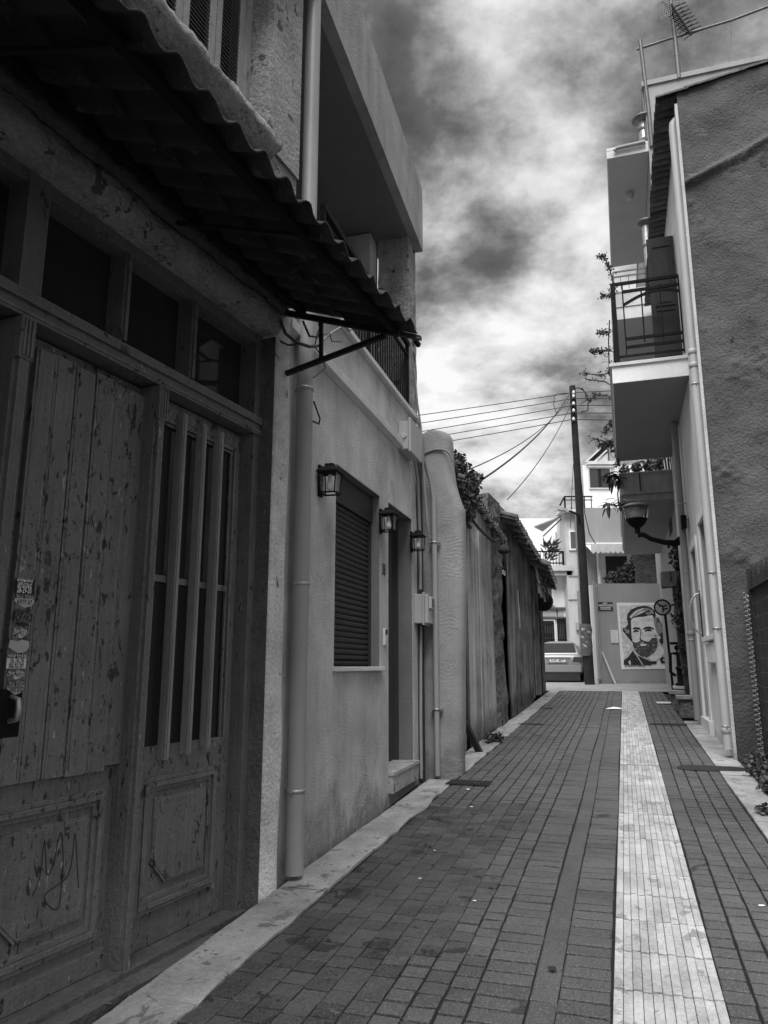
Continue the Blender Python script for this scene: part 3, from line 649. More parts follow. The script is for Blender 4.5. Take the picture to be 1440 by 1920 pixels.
# ================================================================ DOWNPIPE between the two left houses
def pipe(label, F, x, y, z0, z1, r, m, clamps, top=None, foot=None, group='downpipes on the house fronts', side=-1, joints=()):
    t = T('downpipe', label, 'downpipe', F, (x, y, z0), group); mb = MB()
    pts = [(x, y, z0), (x, y, z1)]
    if foot: pts = [(x+foot[0], y+foot[1], z0), (x, y, z0+.10)]+pts[1:]
    if top: pts = pts[:-1]+[(x, y, z1-.25)]+[(x+a, y+b, z1+c) for a, b, c in top]
    mb.tube(pts, r, 20); t.part('pipe', mb, m)
    for z in joints: mb = MB(); mb.lathe([(r+.001, z), (r+.007, z+.004), (r+.007, z+.06), (r+.001, z+.07)], (x, y, 0), 20); t.part('sleeve', mb, m)
    for z in clamps:
        mb = MB(); mb.lathe([(r+.0015, z-.011), (r+.005, z-.009), (r+.005, z+.009), (r+.0015, z+.011)], (x, y, 0), 20); mb.box(x-.008, x+.008, y-side*r*.8, y-side*(r+.05), z-.008, z+.008)
        mb.tube([(x-r-.006, y, z), (x-r-.02, y, z)], .012, 6); t.part('clamp', mb, galv)
    return t
xp = H.at(-.075, 553, 1560)[0]; zp = H.at(-.075, 553, 1638)[1]
pipe('tall grey downpipe between the lime-washed pilaster and the pale house', H, xp, -.075, zp, 8.2, .056, pipem, [H.at(-.13, u, v)[1] for u, v in ((575, 718), (563, 1090), (553, 1490))], joints=())
# ================================================================ PALE HOUSE with roller shutter
hz0 = gz(5.5)
hb = T('plaster_house', 'pale plaster house with roller shutter and loggia under a deep concrete roof', 'house', H, (0, .1, hz0))
mb = MB(); S0, S1 = -.5, 3.14; wx0, wx1, wz0, wz1 = .535, 1.715, 1.40, 2.94; dx0, dx1, dz0, dz1 = 1.995, 2.905, .46, 2.945; ZT = 4.10
for x0, x1, z0, z1 in ((S0, wx0, -.3, ZT), (wx0, wx1, -.3, wz0), (wx0, wx1, wz1, ZT), (wx1, dx0, -.3, ZT), (dx0, dx1, dz1, ZT), (dx0, dx1, -.3, dz0), (dx1, S1, -.3, ZT)): mb.box(x0, x1, 0, .30, z0, z1)
mb.box(S0, S1, .301, 4.5, -.3, ZT-.01); mb.box(S0, .28, .42, 4.5, ZT, 6.39)
mb.box(S0, S1-.3, 2.2, 2.4, ZT, 6.39); mb.box(S1-.30, S1, .46, 2.4, ZT, 6.39)
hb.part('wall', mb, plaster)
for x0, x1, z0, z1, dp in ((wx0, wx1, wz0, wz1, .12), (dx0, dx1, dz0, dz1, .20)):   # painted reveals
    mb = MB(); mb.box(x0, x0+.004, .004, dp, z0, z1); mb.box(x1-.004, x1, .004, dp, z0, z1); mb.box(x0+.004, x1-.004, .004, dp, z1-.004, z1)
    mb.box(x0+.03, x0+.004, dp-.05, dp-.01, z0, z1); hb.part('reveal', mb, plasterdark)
mb = MB(); mb.box(wx0-.03, wx1+.05, -.035, .10, wz0-.035, wz0); hb.part('window_sill', mb, trim, bev=.004)
mb = MB(); z = wz0+.005
while z < wz1-.26:
    mb.ext([(wx0+.05, .105, z), (wx0+.05, .093, z+.010), (wx0+.05, .091, z+.030), (wx0+.05, .105, z+.043)], (wx1-wx0-.10, 0, 0)); z += .046
rs = hb.part('roller_shutter', mb, shutterm)
mb = MB(); mb.box(wx0+.005, wx1-.005, .07, .115, wz1-.25, wz1-.006); hb.part('shutter_box', mb, shutterm, rs)
for xa_ in (wx0+.005, wx1-.05): mb = MB(); mb.box(xa_, xa_+.045, .08, .12, wz0, wz1-.25); hb.part('guide_rail', mb, shutterm, rs)
mb = MB(); mb.box(dx0+.03, dx1-.03, .20, .24, dz0, dz1-.005)
for z0, z1 in ((.60, 1.35), (1.5, 2.75)): mb.box(dx0+.15, dx1-.15, .188, .20, z0, z1)
mb.box(dx0+.004, dx0+.035, .15, .20, dz0, dz1-.005); mb.box(dx1-.035, dx1-.004, .15, .20, dz0, dz1-.005)
door = hb.part('door', mb, mat('door_dark', .045, .15, 3, .1))
mb = MB(); mb.tube([(dx0+.10, .19, 1.5), (dx0+.10, .14, 1.5), (dx0+.20, .14, 1.5)], .011, 8); hb.part('handle', mb, galv, door)
mb = MB(); mb.box(dx0-.005, dx1+.03, -.045, .20, .30, dz0-.012); mb.box(dx0-.015, dx1+.04, -.055, .20, dz0-.011, dz0+.018); hb.part('doorstep', mb.rough(.004, 8), marble)
mb = MB(); mb.yz([(0, 3.58), (-.055, 3.60), (-.06, 3.665), (0, 3.69)], S0, 2.44); hb.part('ledge', mb, trim, bev=.004)
mb = MB(); mb.box(S0, S1+.0, -.045, .34, ZT+.001, ZT+.05); hb.part('coping', mb, trim, bev=.005)
c0, c1 = H.at(.06, 765, 440)[0], H.at(.06, 779, 475)[0]
mb = MB(); N = 26; vs = []; colp = [(c0, .06), (c0+.03, .055), (c1-.03, .055), (c1, .06), (c1, .43), (c0, .43)]; colp = []
for (a, b) in (((c0, .43), (c0, .06)), ((c0, .06), (c1, .06)), ((c1, .06), (c1, .43)), ((c1, .43), (c0, .43))):
    for k in range(6): colp.append((lin(a[0], b[0], k/6), lin(a[1], b[1], k/6)))
n = len(colp)
for i in range(N+1):
    z = lin(ZT+.05, 6.42, i/N)
    for x, y in colp:
        q_ = mnoise.noise_vector(Vector((x*7, y*7, z*5)))*.012+mnoise.noise_vector(Vector((x*22, y*22, z*18)))*.006; vs.append((x+q_.x, y+q_.y, z))
mb.add(vs, [(i*n+k, i*n+(k+1) % n, (i+1)*n+(k+1) % n, (i+1)*n+k) for i in range(N) for k in range(n)])
hb.part('stone_column', mb, stone)
zc = 6.42; zt = H.at(.0, 795, 375)[1]
e0 = H.atz(zc, 610, 0); e1 = H.atz(zc, 793, 472)
mb = MB(); k_ = (e1[1]-e0[1])/(e1[0]-e0[0]); ex = -1.6
pl = [(ex, e0[1]+k_*(ex-e0[0])), e1, (e1[0], 4.5), (ex, 4.5)]
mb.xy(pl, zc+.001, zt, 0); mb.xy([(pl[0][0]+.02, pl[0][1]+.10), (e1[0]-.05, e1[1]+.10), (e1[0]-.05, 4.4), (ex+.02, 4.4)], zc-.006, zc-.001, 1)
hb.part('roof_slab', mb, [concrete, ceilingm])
# railing of the loggia
rl = MB(); hr0, hr1 = .30, c0-.02; zr = [H.at(.06, *p)[1] for p in ((620, 395), (741, 616))]; zr = sum(zr)/2
rl.box(hr0, hr1, .04, .085, zr-.03, zr+.02); rl.box(hr0, hr1, .05, .075, zr-.17, zr-.14); rl.box(hr0, hr1, .05, .075, ZT+.10, ZT+.13)
x = hr0+.02
while x < hr1-.02: rl.box(x-.006, x+.006, .056, .069, ZT+.13, zr-.14); x += .085
for x in (hr0+.02, 1.55, hr1-.05): rl.box(x-.02, x+.02, .045, .08, ZT+.05, zr-.03)
rl.bar((c0-.08, -.03, zr+.02), (c0+.01, -.06, zr-.02), .04, .05)
hb.part('railing', rl, blackiron)
nm = MB(); s0, z0 = H.at(-.004, 719.5, 1069); text(nm, '38', .15, lambda a, b: (s0+a*.75, -.006, z0+b), 0, bold=.003); hb.part('house_number', nm, ink)
mb = MB(); s0, z0 = H.at(0, 721, 1194); mb.box(s0-.045, s0+.045, -.018, 0, z0-.075, z0+.075, 0); mb.box(s0-.02, s0+.02, -.026, -.018, z0-.06, z0-.01, 1); mb.box(s0-.03, s0+.03, -.021, -.018, z0+.02, z0+.065, 2)
hb.part('doorbell', mb, [trim, boxm, ink])
# ---------------- lanterns
def lantern(F, x, z, label, sc=1.0):
    t = T('wall_lantern', label, 'wall lamp', F, (x, 0, z), 'lanterns on the pale house'); X = x; h = .30*sc; w = .085*sc; y = -.115*sc
    mb = MB(); mb.box(X-.045*sc, X+.045*sc, -.02, -.001, z-.02*sc, z+h*.98); mb.bar((X, -.02, z+h*.85), (X, y, z+h*.85), .02, .03); t.part('back_plate', mb, blackiron, bev=.004)
    mb = MB()
    for a in (-1, 1):
        for b in (-1, 1): mb.bar((X+a*w*.86, y+b*w*.86, z+.012*sc), (X+a*w, y+b*w, z+h*.70), .011*sc, .011*sc)
    for zz_, q_ in ((z, .86), (z+h*.69, 1.0)):
        for a in (-1, 1): mb.box(X-w*q_-.006, X+w*q_+.006, y+a*w*q_-.006, y+a*w*q_+.006, zz_, zz_+.014*sc); mb.box(X+a*w*q_-.006, X+a*w*q_+.006, y-w*q_, y+w*q_, zz_, zz_+.0135*sc)
    t.part('cage', mb, blackiron)
    mb = MB(); wv = [(1.28, .70), (1.22, .755), (.62, .90), (.50, .93), (.50, 1.0)]
    for (a, za), (b, zb) in zip(wv[:-1], wv[1:]):
        mb.hexa([(X-w*a, y-w*a, z+h*za), (X+w*a, y-w*a, z+h*za), (X+w*a, y+w*a, z+h*za), (X-w*a, y+w*a, z+h*za)], [(X-w*b, y-w*b, z+h*zb), (X+w*b, y-w*b, z+h*zb), (X+w*b, y+w*b, z+h*zb), (X-w*b, y+w*b, z+h*zb)])
    t.part('roof', mb, blackiron)
    for a in (-1, 1):
        mb = MB(); mb.hexa([(X-w*.8, y+a*w*.82, z+.02), (X+w*.8, y+a*w*.82, z+.02), (X+w*.8, y+a*w*.84, z+.02), (X-w*.8, y+a*w*.84, z+.02)], [(X-w*.93, y+a*w*.95, z+h*.68), (X+w*.93, y+a*w*.95, z+h*.68), (X+w*.93, y+a*w*.97, z+h*.68), (X-w*.93, y+a*w*.97, z+h*.68)]); t.part('glass', mb, lampglass)
    mb = MB(); mb.lathe([(.012, .66), (.02, .62), (.022, .5), (.034, .34), (.036, .2), (.024, .12), (.004, .10)], (0, 0, 0), 14)
    mb.v = [(X+p[0]*sc, y+p[1]*sc, z+p[2]*h) for p in mb.v]; t.part('bulb', mb, bulbm)
    return t
for u, v, lb in ((626, 926, 'largest black lantern, left of the roller shutter top'), (735, 996, 'black lantern above the door between shutter and door'), (790, 1032, 'small dark lantern right of the door beside the conduits')):
    s0, z0 = H.at(-.115, u, v); lantern(H, s0, z0, lb, {626: .74, 735: .72, 790: .70}[u])
# ---------------- boxes and conduits at the house end
def Hp(u, v, w): s, z = H.at(w, u, v); return Vector((s, w, z))
a = H.ats(H.at(0, 747, 800)[0], 747, 800)
jb0 = H.at(0, 746, 815)[0]; jw, jz1 = H.ats(jb0, 766, 783); _, jz0 = H.ats(jb0, 764, 847)
t = T('junction_box', 'pale junction box at the end of the house ledge', 'junction box', H, (jb0, 0, jz0))
mb = MB(); L_ = .46; jw = min(jw, -.14); mb.box(jb0, jb0+L_, jw+.03, 0, jz0+.03, jz1-.03); t.part('box', mb, boxm, bev=.008)
mb = MB(); mb.box(jb0-.01, jb0+L_+.01, jw, jw+.029, jz0, jz1); t.part('lid', mb, boxm, bev=.008)
mb = MB(); mb.lathe([(.03, 0), (.03, .012), (.022, .014)], (0, 0, 0), 14); mb.v = [(jb0-p[2], p[0]+jw*.45, p[1]+(jz0+jz1)/2-.01) for p in mb.v]; t.part('cap', mb, boxm)
mb0 = H.at(0, 776, 1140)[0]; mw, mz1 = H.ats(mb0, 793, 1110); _, mz0 = H.ats(mb0, 793, 1172); mw = min(mw, -.15)
t = T('meter_box', 'grey electricity meter box on the wall end beside the door', 'meter box', H, (mb0, 0, mz0))
mb = MB(); mb.box(mb0, mb0+.27, mw*.62, 0, mz0+.02, mz1-.02); t.part('case', mb, boxm, bev=.008)
mb = MB(); mb.box(mb0-.012, mb0+.282, mw*.74, mw*.62-.001, mz0, mz1); t.part('flange', mb, boxm, bev=.004)
mb = MB(); mb.box(mb0+.01, mb0+.26, mw, mw*.74-.001, mz0+.02, mz1-.03); mb.box(mb0+.05, mb0+.20, mw-.03, mw, mz1-.17, mz1-.05); t.part('front', mb, boxm, bev=.006)
mb = MB(); mb.box(mb0+.07, mb0+.18, mw-.034, mw-.031, mz1-.155, mz1-.065); t.part('window', mb, wglass)
zb = gz(7.5)
def cond(lb, pts, r, m, name='conduit', cat='conduit'):
    mb = MB(); mb.tube(pts, r, 10); solo(name, lb, cat, H, pts[0], mb, m)
cond('thin grey conduit running down beside the door past the small lantern', [Hp(776, 852, -.03), Hp(783, 900, -.03), Hp(787, 1000, -.03), Hp(788, 1060, -.03), Hp(788, 1105, -.03)], .018, pipedark)
cond('thin grey conduit below the meter box down to the pavement', [Hp(789, 1172, -.03), Hp(789, 1340, -.03), (Hp(789, 1340, -.03)[0], -.03, zb)], .016, pipedark)
mb = MB(); s0 = Hp(789, 1340, -.03)[0]
def Sp(u, v, a): w, z = S.ats(a, u, v); return Vector((a, w, z))
AP = 7.92
p0 = Sp(813, 930, AP)
t = T('downpipe', 'slim grey pipe in front of the round plaster buttress', 'pipe', S, (p0.x, p0.y, gz(7.9)), 'downpipes on the house fronts')
mb = MB(); mb.tube([(p0.x, p0.y, gz(7.9)), p0], .030, 14); t.part('pipe', mb, pipem)
mb = MB(); mb.tube([p0+Vector((0, 0, -.05)), Sp(807, 905, AP), Sp(797, 870, AP-.1), Sp(790, 850, AP-.2)], .019, 10); t.part('bend', mb, pipem)
for u, v in ((816, 1017), (815, 1330)):
    z = Sp(u, v, AP).z; mb = MB(); mb.lathe([(.031, z-.011), (.037, z-.009), (.037, z+.009), (.031, z+.011)], (p0.x, p0.y, 0), 14); mb.box(p0.x-.008, p0.x+.06, p0.y-.06, p0.y+.06, z-.006, z+.006); t.part('clamp', mb, galv)
for k, (pts, r) in enumerate((([(776, 690), (783, 760), (789, 800), (792, 850), (795, 900), (801, 980), (806, 1010)], .012), ([(770, 765), (778, 775), (786, 800), (793, 852)], .014))):
    P = [Sp(u, v, AP-.25+.03*k) for u, v in pts]; mb = MB(); mb.tube(P, r, 8); solo('cable', ('pale cable running from the stone column down past the junction box', 'pale cable curling over the junction box')[k], 'cable', S, P[0], mb, cablepale)
# ---------------- wall pier (round plaster buttress)
bt = MB(); zs = [gz(8)-.2]+[gz(8)+.16*i for i in range(24)]; A0 = 7.99
prof_r = [(803, 838), (815, 841.5), (825, 842), (870, 844), (900, 848), (925, 855), (950, 865), (985, 866), (1020, 867), (1150, 866.5), (1300, 866), (1440, 864), (1500, 864)]
def ru(v):
    for (v0, u0), (v1, u1) in zip(prof_r[:-1], prof_r[1:]):
        if v0 <= v <= v1: return lin(u0, u1, (v-v0)/(v1-v0))
    return 838
yl = S.ats(A0, 786, 1200)[0]
rows = []; vv = [803, 803.5, 804.5, 807, 812, 822, 840, 870, 900, 925, 950, 985, 1020, 1080, 1150, 1230, 1300, 1370, 1440, 1462, 1480]
for v in vv:
    yr, z = S.ats(A0, ru(v), v); k = max(0, (812-v)/9.0); ins = .09*k**2
    ring = []; th_ = .34; yr2, yl2 = yr+ins, yl-ins
    rr = .10
    for (cx, cy, a0) in ((A0+rr, yr2+rr, PI), (A0+th_-rr, yr2+rr, 1.5*PI), (A0+th_-rr, yl2-rr, 0), (A0+rr, yl2-rr, .5*PI)):
        for q_ in range(5): t_ = a0+q_*PI/8; ring.append((cx+rr*math.cos(t_), cy+rr*math.sin(t_)))
    rows.append((z, ring))
vs = []; n = 20
M2 = []
for i in range(len(rows)-1):
    (z0, r0), (z1, r1) = rows[i], rows[i+1]; st = max(1, int(abs(z1-z0)/.06))
    for s_ in range(st): t_ = s_/st; M2.append((lin(z0, z1, t_), [(lin(a[0], b[0], t_), lin(a[1], b[1], t_)) for a, b in zip(r0, r1)]))
M2.append(rows[-1])
for z, ring in M2:
    for x, y in ring:
        d = mnoise.noise(Vector((x*3, y*3, z*2)))*.012; vs.append((x+d, y+d, z))
bt.add(vs, [(i*n+k, i*n+(k+1) % n, (i+1)*n+(k+1) % n, (i+1)*n+k) for i in range(len(M2)-1) for k in range(n)]+[list(range(n))], 0, True)
# combed waves: raised ridges on the render
comb = mat('combed_render', .30, .18, 2.5, .10, 50, .16, 40, .95, lump=.8, lscale=3, cracks=.3, dirt=.5)
nt_ = comb.node_tree; nd = nt_.nodes; b_ = nd['Principled BSDF']
wv = nd.new('ShaderNodeTexWave'); wv.wave_type = 'BANDS'; wv.bands_direction = 'Z'; wv.inputs['Scale'].default_value = 7; wv.inputs['Distortion'].default_value = 16; wv.inputs['Detail'].default_value = 3; wv.inputs['Detail Scale'].default_value = .7
tcn = nd.new('ShaderNodeTexCoord'); nt_.links.new(tcn.outputs['Object'], wv.inputs[0])
nz = nd.new('ShaderNodeTexNoise'); nz.inputs['Scale'].default_value = 2.2; nt_.links.new(tcn.outputs['Object'], nz.inputs[0])
mr = nd.new('ShaderNodeMapRange'); mr.inputs[1].default_value = .5; mr.inputs[2].default_value = .62; nt_.links.new(nz.outputs[0], mr.inputs[0])
mm = nd.new('ShaderNodeMath'); mm.operation = 'MULTIPLY'; nt_.links.new(wv.outputs['Fac'], mm.inputs[0]); nt_.links.new(mr.outputs[0], mm.inputs[1])
old = b_.inputs['Normal'].links[0].from_node; b2 = nd.new('ShaderNodeBump'); b2.inputs['Strength'].default_value = .32; b2.inputs['Distance'].default_value = .005
nt_.links.new(mm.outputs[0], b2.inputs['Height']); nt_.links.new(old.outputs[0], b2.inputs['Normal']); nt_.links.new(b2.outputs[0], b_.inputs['Normal'])
solo('plaster_buttress', 'round-topped plaster buttress with combed wavy render after the pale house', 'buttress', S, (A0, yl-.2, gz(A0)), bt, comb)
mb = MB(); P = [Sp(u, v, A0-.02) for u, v in ((796, 850), (806, 846), (815, 843), (830, 843), (838, 846), (844, 852), (848, 865))]; mb.tube(P, .012, 8)
solo('cable', 'grey cable wrapped round the top of the plaster buttress', 'cable', S, P[0], mb, cablepale)
mb = MB(); mb.box(AP-.12, A0+.25, yl-.05, yl+.9, gz(7.7)-.2, 3.9); solo('wall', 'dark rough strip of wall behind the conduits', 'wall', S, (AP-.1, yl+.3, gz(7.8)), mb, mat('dark_render', .06, .3, 5, .2, 30, .8, 20, .95, lump=1))
# ================================================================ SHEDS: corrugated sheets, posts, tiled eaves
SA = 1.985                                  # plane of the shed fronts, metres left of the street line
def Kp(u, v, w=SA): s, z = S.at(w, u, v); return s, z
shed = None
def corrsheet(x0, x1, ztop, zbot, w, pitch, amp, seed):
    mb = MB(); nx = int((x1-x0)/pitch*8); vs = []; P = 9
    for i in range(nx+1):
        x = lin(x0, x1, i/nx); t = i/nx; y = w+amp*math.sin(2*PI*x/pitch)+.02*mnoise.noise(Vector((x*1.5, seed, 0)))
        zt = ztop(t)+.07*mnoise.noise(Vector((x*2.2, seed, 9)))-(.05 if int(x*2.3) % 3 == 0 else 0); zb = zbot(t)+.02*mnoise.noise(Vector((x*5, seed, 4)))
        for k in range(P): s_ = k/(P-1); vs.append((x, y+.025*mnoise.noise(Vector((x*.8, s_*2.2, seed))), lin(zb, zt, s_)))
    mb.add(vs, [(i*P+k, i*P+k+1, (i+1)*P+k+1, (i+1)*P+k) for i in range(nx) for k in range(P-1)], 0, True); return mb
x0, _ = Kp(876, 1200); x1, _ = Kp(926, 1200)
def ztl(us): return [Kp(u, v)[1] for u, v in us]
za, zb_ = Kp(874, 979)[1], Kp(882, 945)[1]; zc_ = Kp(921, 974)[1]
t = T('corrugated_fence', 'pale streaked corrugated sheet beside the plaster buttress, hung with ivy', 'metal fence', S, (x0, SA, gz(x0)), 'corrugated sheets fronting the sheds')
o = t.part('sheet', corrsheet(x0, lin(x0, x1, .45), lambda q_: za+.02, lambda q_: gz(x0)+.02, SA, .12, .026, 1), corr); o.modifiers.new('thickness', 'SOLIDIFY').thickness = .004
o = t.part('sheet', corrsheet(lin(x0, x1, .3), x1, lambda q_: lin(zb_, zc_, q_), lambda q_: gz(x0)+.06, SA+.03, .12, .026, 2), corr); o.modifiers.new('thickness', 'SOLIDIFY').thickness = .004
for k, (u, v) in enumerate(((872, 1073), (870, 1118), (870, 1204), (871, 1262))):
    s_, z = Kp(u, v, SA+.02); mb = MB(); mb.box(s_-.28, s_+.35, SA+.025, SA+.08, z-.045, z+.045); t.part('batten', mb, darkwood)
x2, _ = Kp(950, 1200); x3, _ = Kp(993, 1200)
z2, z3 = Kp(947, 1000)[1], Kp(984, 1035)[1]
t = T('corrugated_fence', 'dark stained corrugated sheet with a torn paper strip', 'metal fence', S, (x2, SA, gz(x2)), 'corrugated sheets fronting the sheds')
o = t.part('sheet', corrsheet(x2, x3, lambda q_: lin(z2, z3, q_)+.05, lambda q_: gz(lin(x2, x3, q_))+.03, SA-.03, .15, .022, 5), corr2); o.modifiers.new('thickness', 'SOLIDIFY').thickness = .004
s0, zt = Kp(971, 1104, SA-.05); s1, zb2 = Kp(973, 1178, SA-.05)
mb = MB(); mb.xz([(s0-.05, zt), (s0+.06, zt-.02), (s0+.04, lin(zt, zb2, .35)), (s0+.16, lin(zt, zb2, .5)), (s0+.17, zb2), (s0-.04, zb2+.02), (s0-.02, lin(zt, zb2, .55)), (s0-.07, lin(zt, zb2, .3))], SA-.052, SA-.050); solo('paper_strip', 'torn white paper strip pasted on the dark corrugated sheet', 'paper', S, (s0, SA, zb2), mb, paper)
# rubble pillar between the sheets
mb = MB(); N = 34; vs = []; xa, xb = x1+.05, x2-.14; ztop = Kp(935, 945)[1]
rp_ = [(xa, SA+.3), (xa, SA+.03), (lin(xa, xb, .3), SA-.02), (lin(xa, xb, .7), SA-.02), (xb, SA+.03), (xb, SA+.3)]; n = 6
for i in range(N+1):
    z = lin(gz(xa)-.1, ztop, i/N); b = .04 if z < gz(xa)+.55 else 0
    for x, y in rp_: q_ = mnoise.noise_vector(Vector((x*4, y*4, z*3.3)))*.05+mnoise.noise_vector(Vector((x*11, y*11, z*9)))*.02; vs.append((x+q_.x, y+q_.y-b, z))
mb.add(vs, [(i*n+k, i*n+(k+1) % n, (i+1)*n+(k+1) % n, (i+1)*n+k) for i in range(N) for k in range(n)]+[list(range(N*n, N*n+n))])
solo('rubble_pillar', 'crumbling rubble and timber pillar between the two corrugated sheets', 'pillar', S, (xa, SA, gz(xa)), mb, rubble)
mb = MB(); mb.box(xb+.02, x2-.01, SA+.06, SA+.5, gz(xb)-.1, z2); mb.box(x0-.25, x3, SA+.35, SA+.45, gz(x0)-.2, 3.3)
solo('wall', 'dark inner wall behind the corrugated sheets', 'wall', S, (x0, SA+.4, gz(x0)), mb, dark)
# roofs with barrel tiles: things of their own
def tiled_roof(lb, xs0, xs1, ye, ze, slope, depth, pitch=.2, over=.0, rafters=True, ze2=None):
    t = T('tiled_roof', lb, 'roof', S, (xs0, ye, ze), 'tiled roofs of the sheds'); ze2 = ze if ze2 is None else ze2
    tl = MB(); x = xs0; rt = random.Random(int(xs0*100))
    zf = lambda x_: lin(ze, ze2, (x_-xs0)/(xs1-xs0))
    while x < xs1:
        j = rt.uniform(-.01, .01); r = pitch*.36
        for k in range(int(depth/.30)):
            y0 = ye+k*.28+j; z0 = zf(x)+slope*(k*.28)+.02+rt.uniform(-.008, .008)
            arc = [(x+r*math.cos(PI*q_/6), z0+r*math.sin(PI*q_/6)) for q_ in range(7)]+[(x+(r-.014)*math.cos(PI*q_/6), z0+(r-.014)*math.sin(PI*q_/6)) for q_ in range(6, -1, -1)]
            tl.ext([(a, y0, b) for a, b in arc], (0, .34, slope*.30+.02))
        x += pitch
    tl.ext([(xs0-.05, ye+.05, zf(xs0)-.01), (xs1+.02, ye+.05, zf(xs1)-.01), (xs1+.02, ye+.05, zf(xs1)+.02), (xs0-.05, ye+.05, zf(xs0)+.02)], (0, depth, slope*depth), 0)
    t.part('tiles', tl, tilem)
    if rafters:
        x = xs0+.1; rf = MB()
        while x < xs1: rf.bar((x, ye+.03, zf(x)-.055), (x, ye+depth, zf(x)-.055+slope*depth), .06, .07); x += .55
        t.part('rafters', rf, greywood)
    return t
e0s, e0z = Kp(886, 920, SA-.12); e1s, e1z = Kp(945, 1010, SA-.12)
tiled_roof('mossy low tiled eave above the pale corrugated sheet, under the ivy', x0-.4, x2-.1, SA-.10, Kp(905, 945, SA-.1)[1]+.05, .35, 1.6, .17, ze2=Kp(944, 1010, SA-.1)[1])
r0s, r0z = Kp(962, 945, SA-.25)
tiled_roof('tiled eave over the dark corrugated sheet', x2-.2, x3+.5, SA-.30, Kp(968, 975, SA-.3)[1]+.05, .30, 2.6, .2, ze2=Kp(995, 1030, SA-.3)[1]+.02)
x4, x5 = x3+.5, 19.6
tiled_roof('sagging dark wooden eave with loose tiles at the far end of the sheds', x3+.3, x5-.6, SA-.50, Kp(1008, 1035, SA-.5)[1]+.05, .42, 2.6, .30, ze2=Kp(1030, 1082, SA-.5)[1])
zz0 = Kp(965, 960)[1]
mb = MB(); mb.xz([(x2-.05, z2+.03), (x3+.2, z3+.03), (x3+.2, Kp(990, 1010)[1]), (x2-.05, Kp(950, 960)[1])], SA+.02, SA+.2)
solo('plaster_gable', 'flaking pale plaster patch above the dark corrugated sheet', 'wall', S, (x2, SA, z2), mb, oldplaster)
# far wooden wall of boards
rt = random.Random(3); t = T('board_wall', 'weathered grey board wall at the far end of the left sheds', 'wall', S, (x4, SA, gz(x4)))
x = x3+.05; 
while x < x5:
    w_ = rt.uniform(.16, .34); zt = Kp(1000, 1060)[1]-rt.uniform(0, .25); mb = MB(); zb3 = gz(x)+rt.uniform(0, .12); off = rt.uniform(-.05, .03)
    k = 7; L0 = [(x+rt.uniform(0, .02), lin(zb3, zt, i/k)) for i in range(k+1)]; R0 = [(min(x+w_, x5)-rt.uniform(.0, .05), lin(zb3, zt, i/k)) for i in range(k, -1, -1)]
    mb.xz(L0+R0, SA+off, SA+off+.03); t.part('board', mb, greywood if rt.random() < .75 else darkwood); x += w_+rt.choice((0, .0, .03))
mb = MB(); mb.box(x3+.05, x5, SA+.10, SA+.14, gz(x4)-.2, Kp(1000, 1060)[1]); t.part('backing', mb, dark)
mb = MB(); mb.box(x5-.02, x5+.03, SA-.02, SA+3, gz(x5)-.2, Kp(1000, 1060)[1]); t.part('end_panel', mb, greywood)
for k, (u, v) in enumerate(((1005, 1090), (1012, 1100), (1018, 1095))):
    s_, z = Kp(u, v, SA-.2); mb = MB(); mb.bar((s_, SA-.2, z+.35), (s_+.1, SA-.3, z-.35), .05, .03); solo('broken_lath', ('short', 'split', 'long thin')[k]+' broken lath hanging from the far wooden eave', 'lath', S, (s_, SA-.2, z), mb, greywood, 'laths hanging under the far eave')
# hanging bowl lamp
s0, z0 = Kp(945, 1027, SA-.25); t = T('bowl_lamp', 'battered bowl lamp hanging below the shed eaves', 'lamp', S, (s0, SA-.25, z0))
mb = MB(); mb.lathe([(.02, .05), (.05, .04), (.085, -.01), (.10, -.05), (.07, -.09), (.02, -.10)], (s0, SA-.25, z0), 16); t.part('bowl', mb, rusty)
mb = MB(); mb.tube([(s0, SA-.25, z0+.04), (s0-.02, SA-.2, z0+.30), (s0, SA-.05, z0+.42)], .012, 6); t.part('stem', mb, cablem)
P = [(Kp(u, v, SA-.1)[0], SA-.1, Kp(u, v, SA-.1)[1]) for u, v in ((884, 972), (897, 990), (910, 1003), (920, 1012), (928, 1015), (936, 1010))]
mb = MB(); mb.tube(P, .022, 6); solo('cable', 'thick leaf-hung cable sagging across the pale corrugated sheet', 'cable', S, P[0], mb, cablem)
mb = MB(); s0, z0 = Kp(869, 1350, SA-.05); s1, z1 = Kp(880, 1425, SA-.05); mb.bar((s0, SA-.05, z0), (s1, SA-.18, gz(s1)), .09, .035); solo('leaning_plank', 'dark plank leaning at the foot of the buttress', 'plank', S, (s1, SA-.1, gz(s1)), mb, darkwood)
mb = MB(); s0, z0 = Kp(870, 1350, SA); mb.xz([(s0-.15, gz(s0)), (s0+.3, gz(s0)), (s0+.28, gz(s0)+.8), (s0+.1, gz(s0)+1.05), (s0-.1, gz(s0)+.7)], SA+.03, SA+.07); solo('flat_stone', 'flaking pale slab behind the leaning plank', 'slab', S, (s0, SA, gz(s0)), mb, oldplaster)
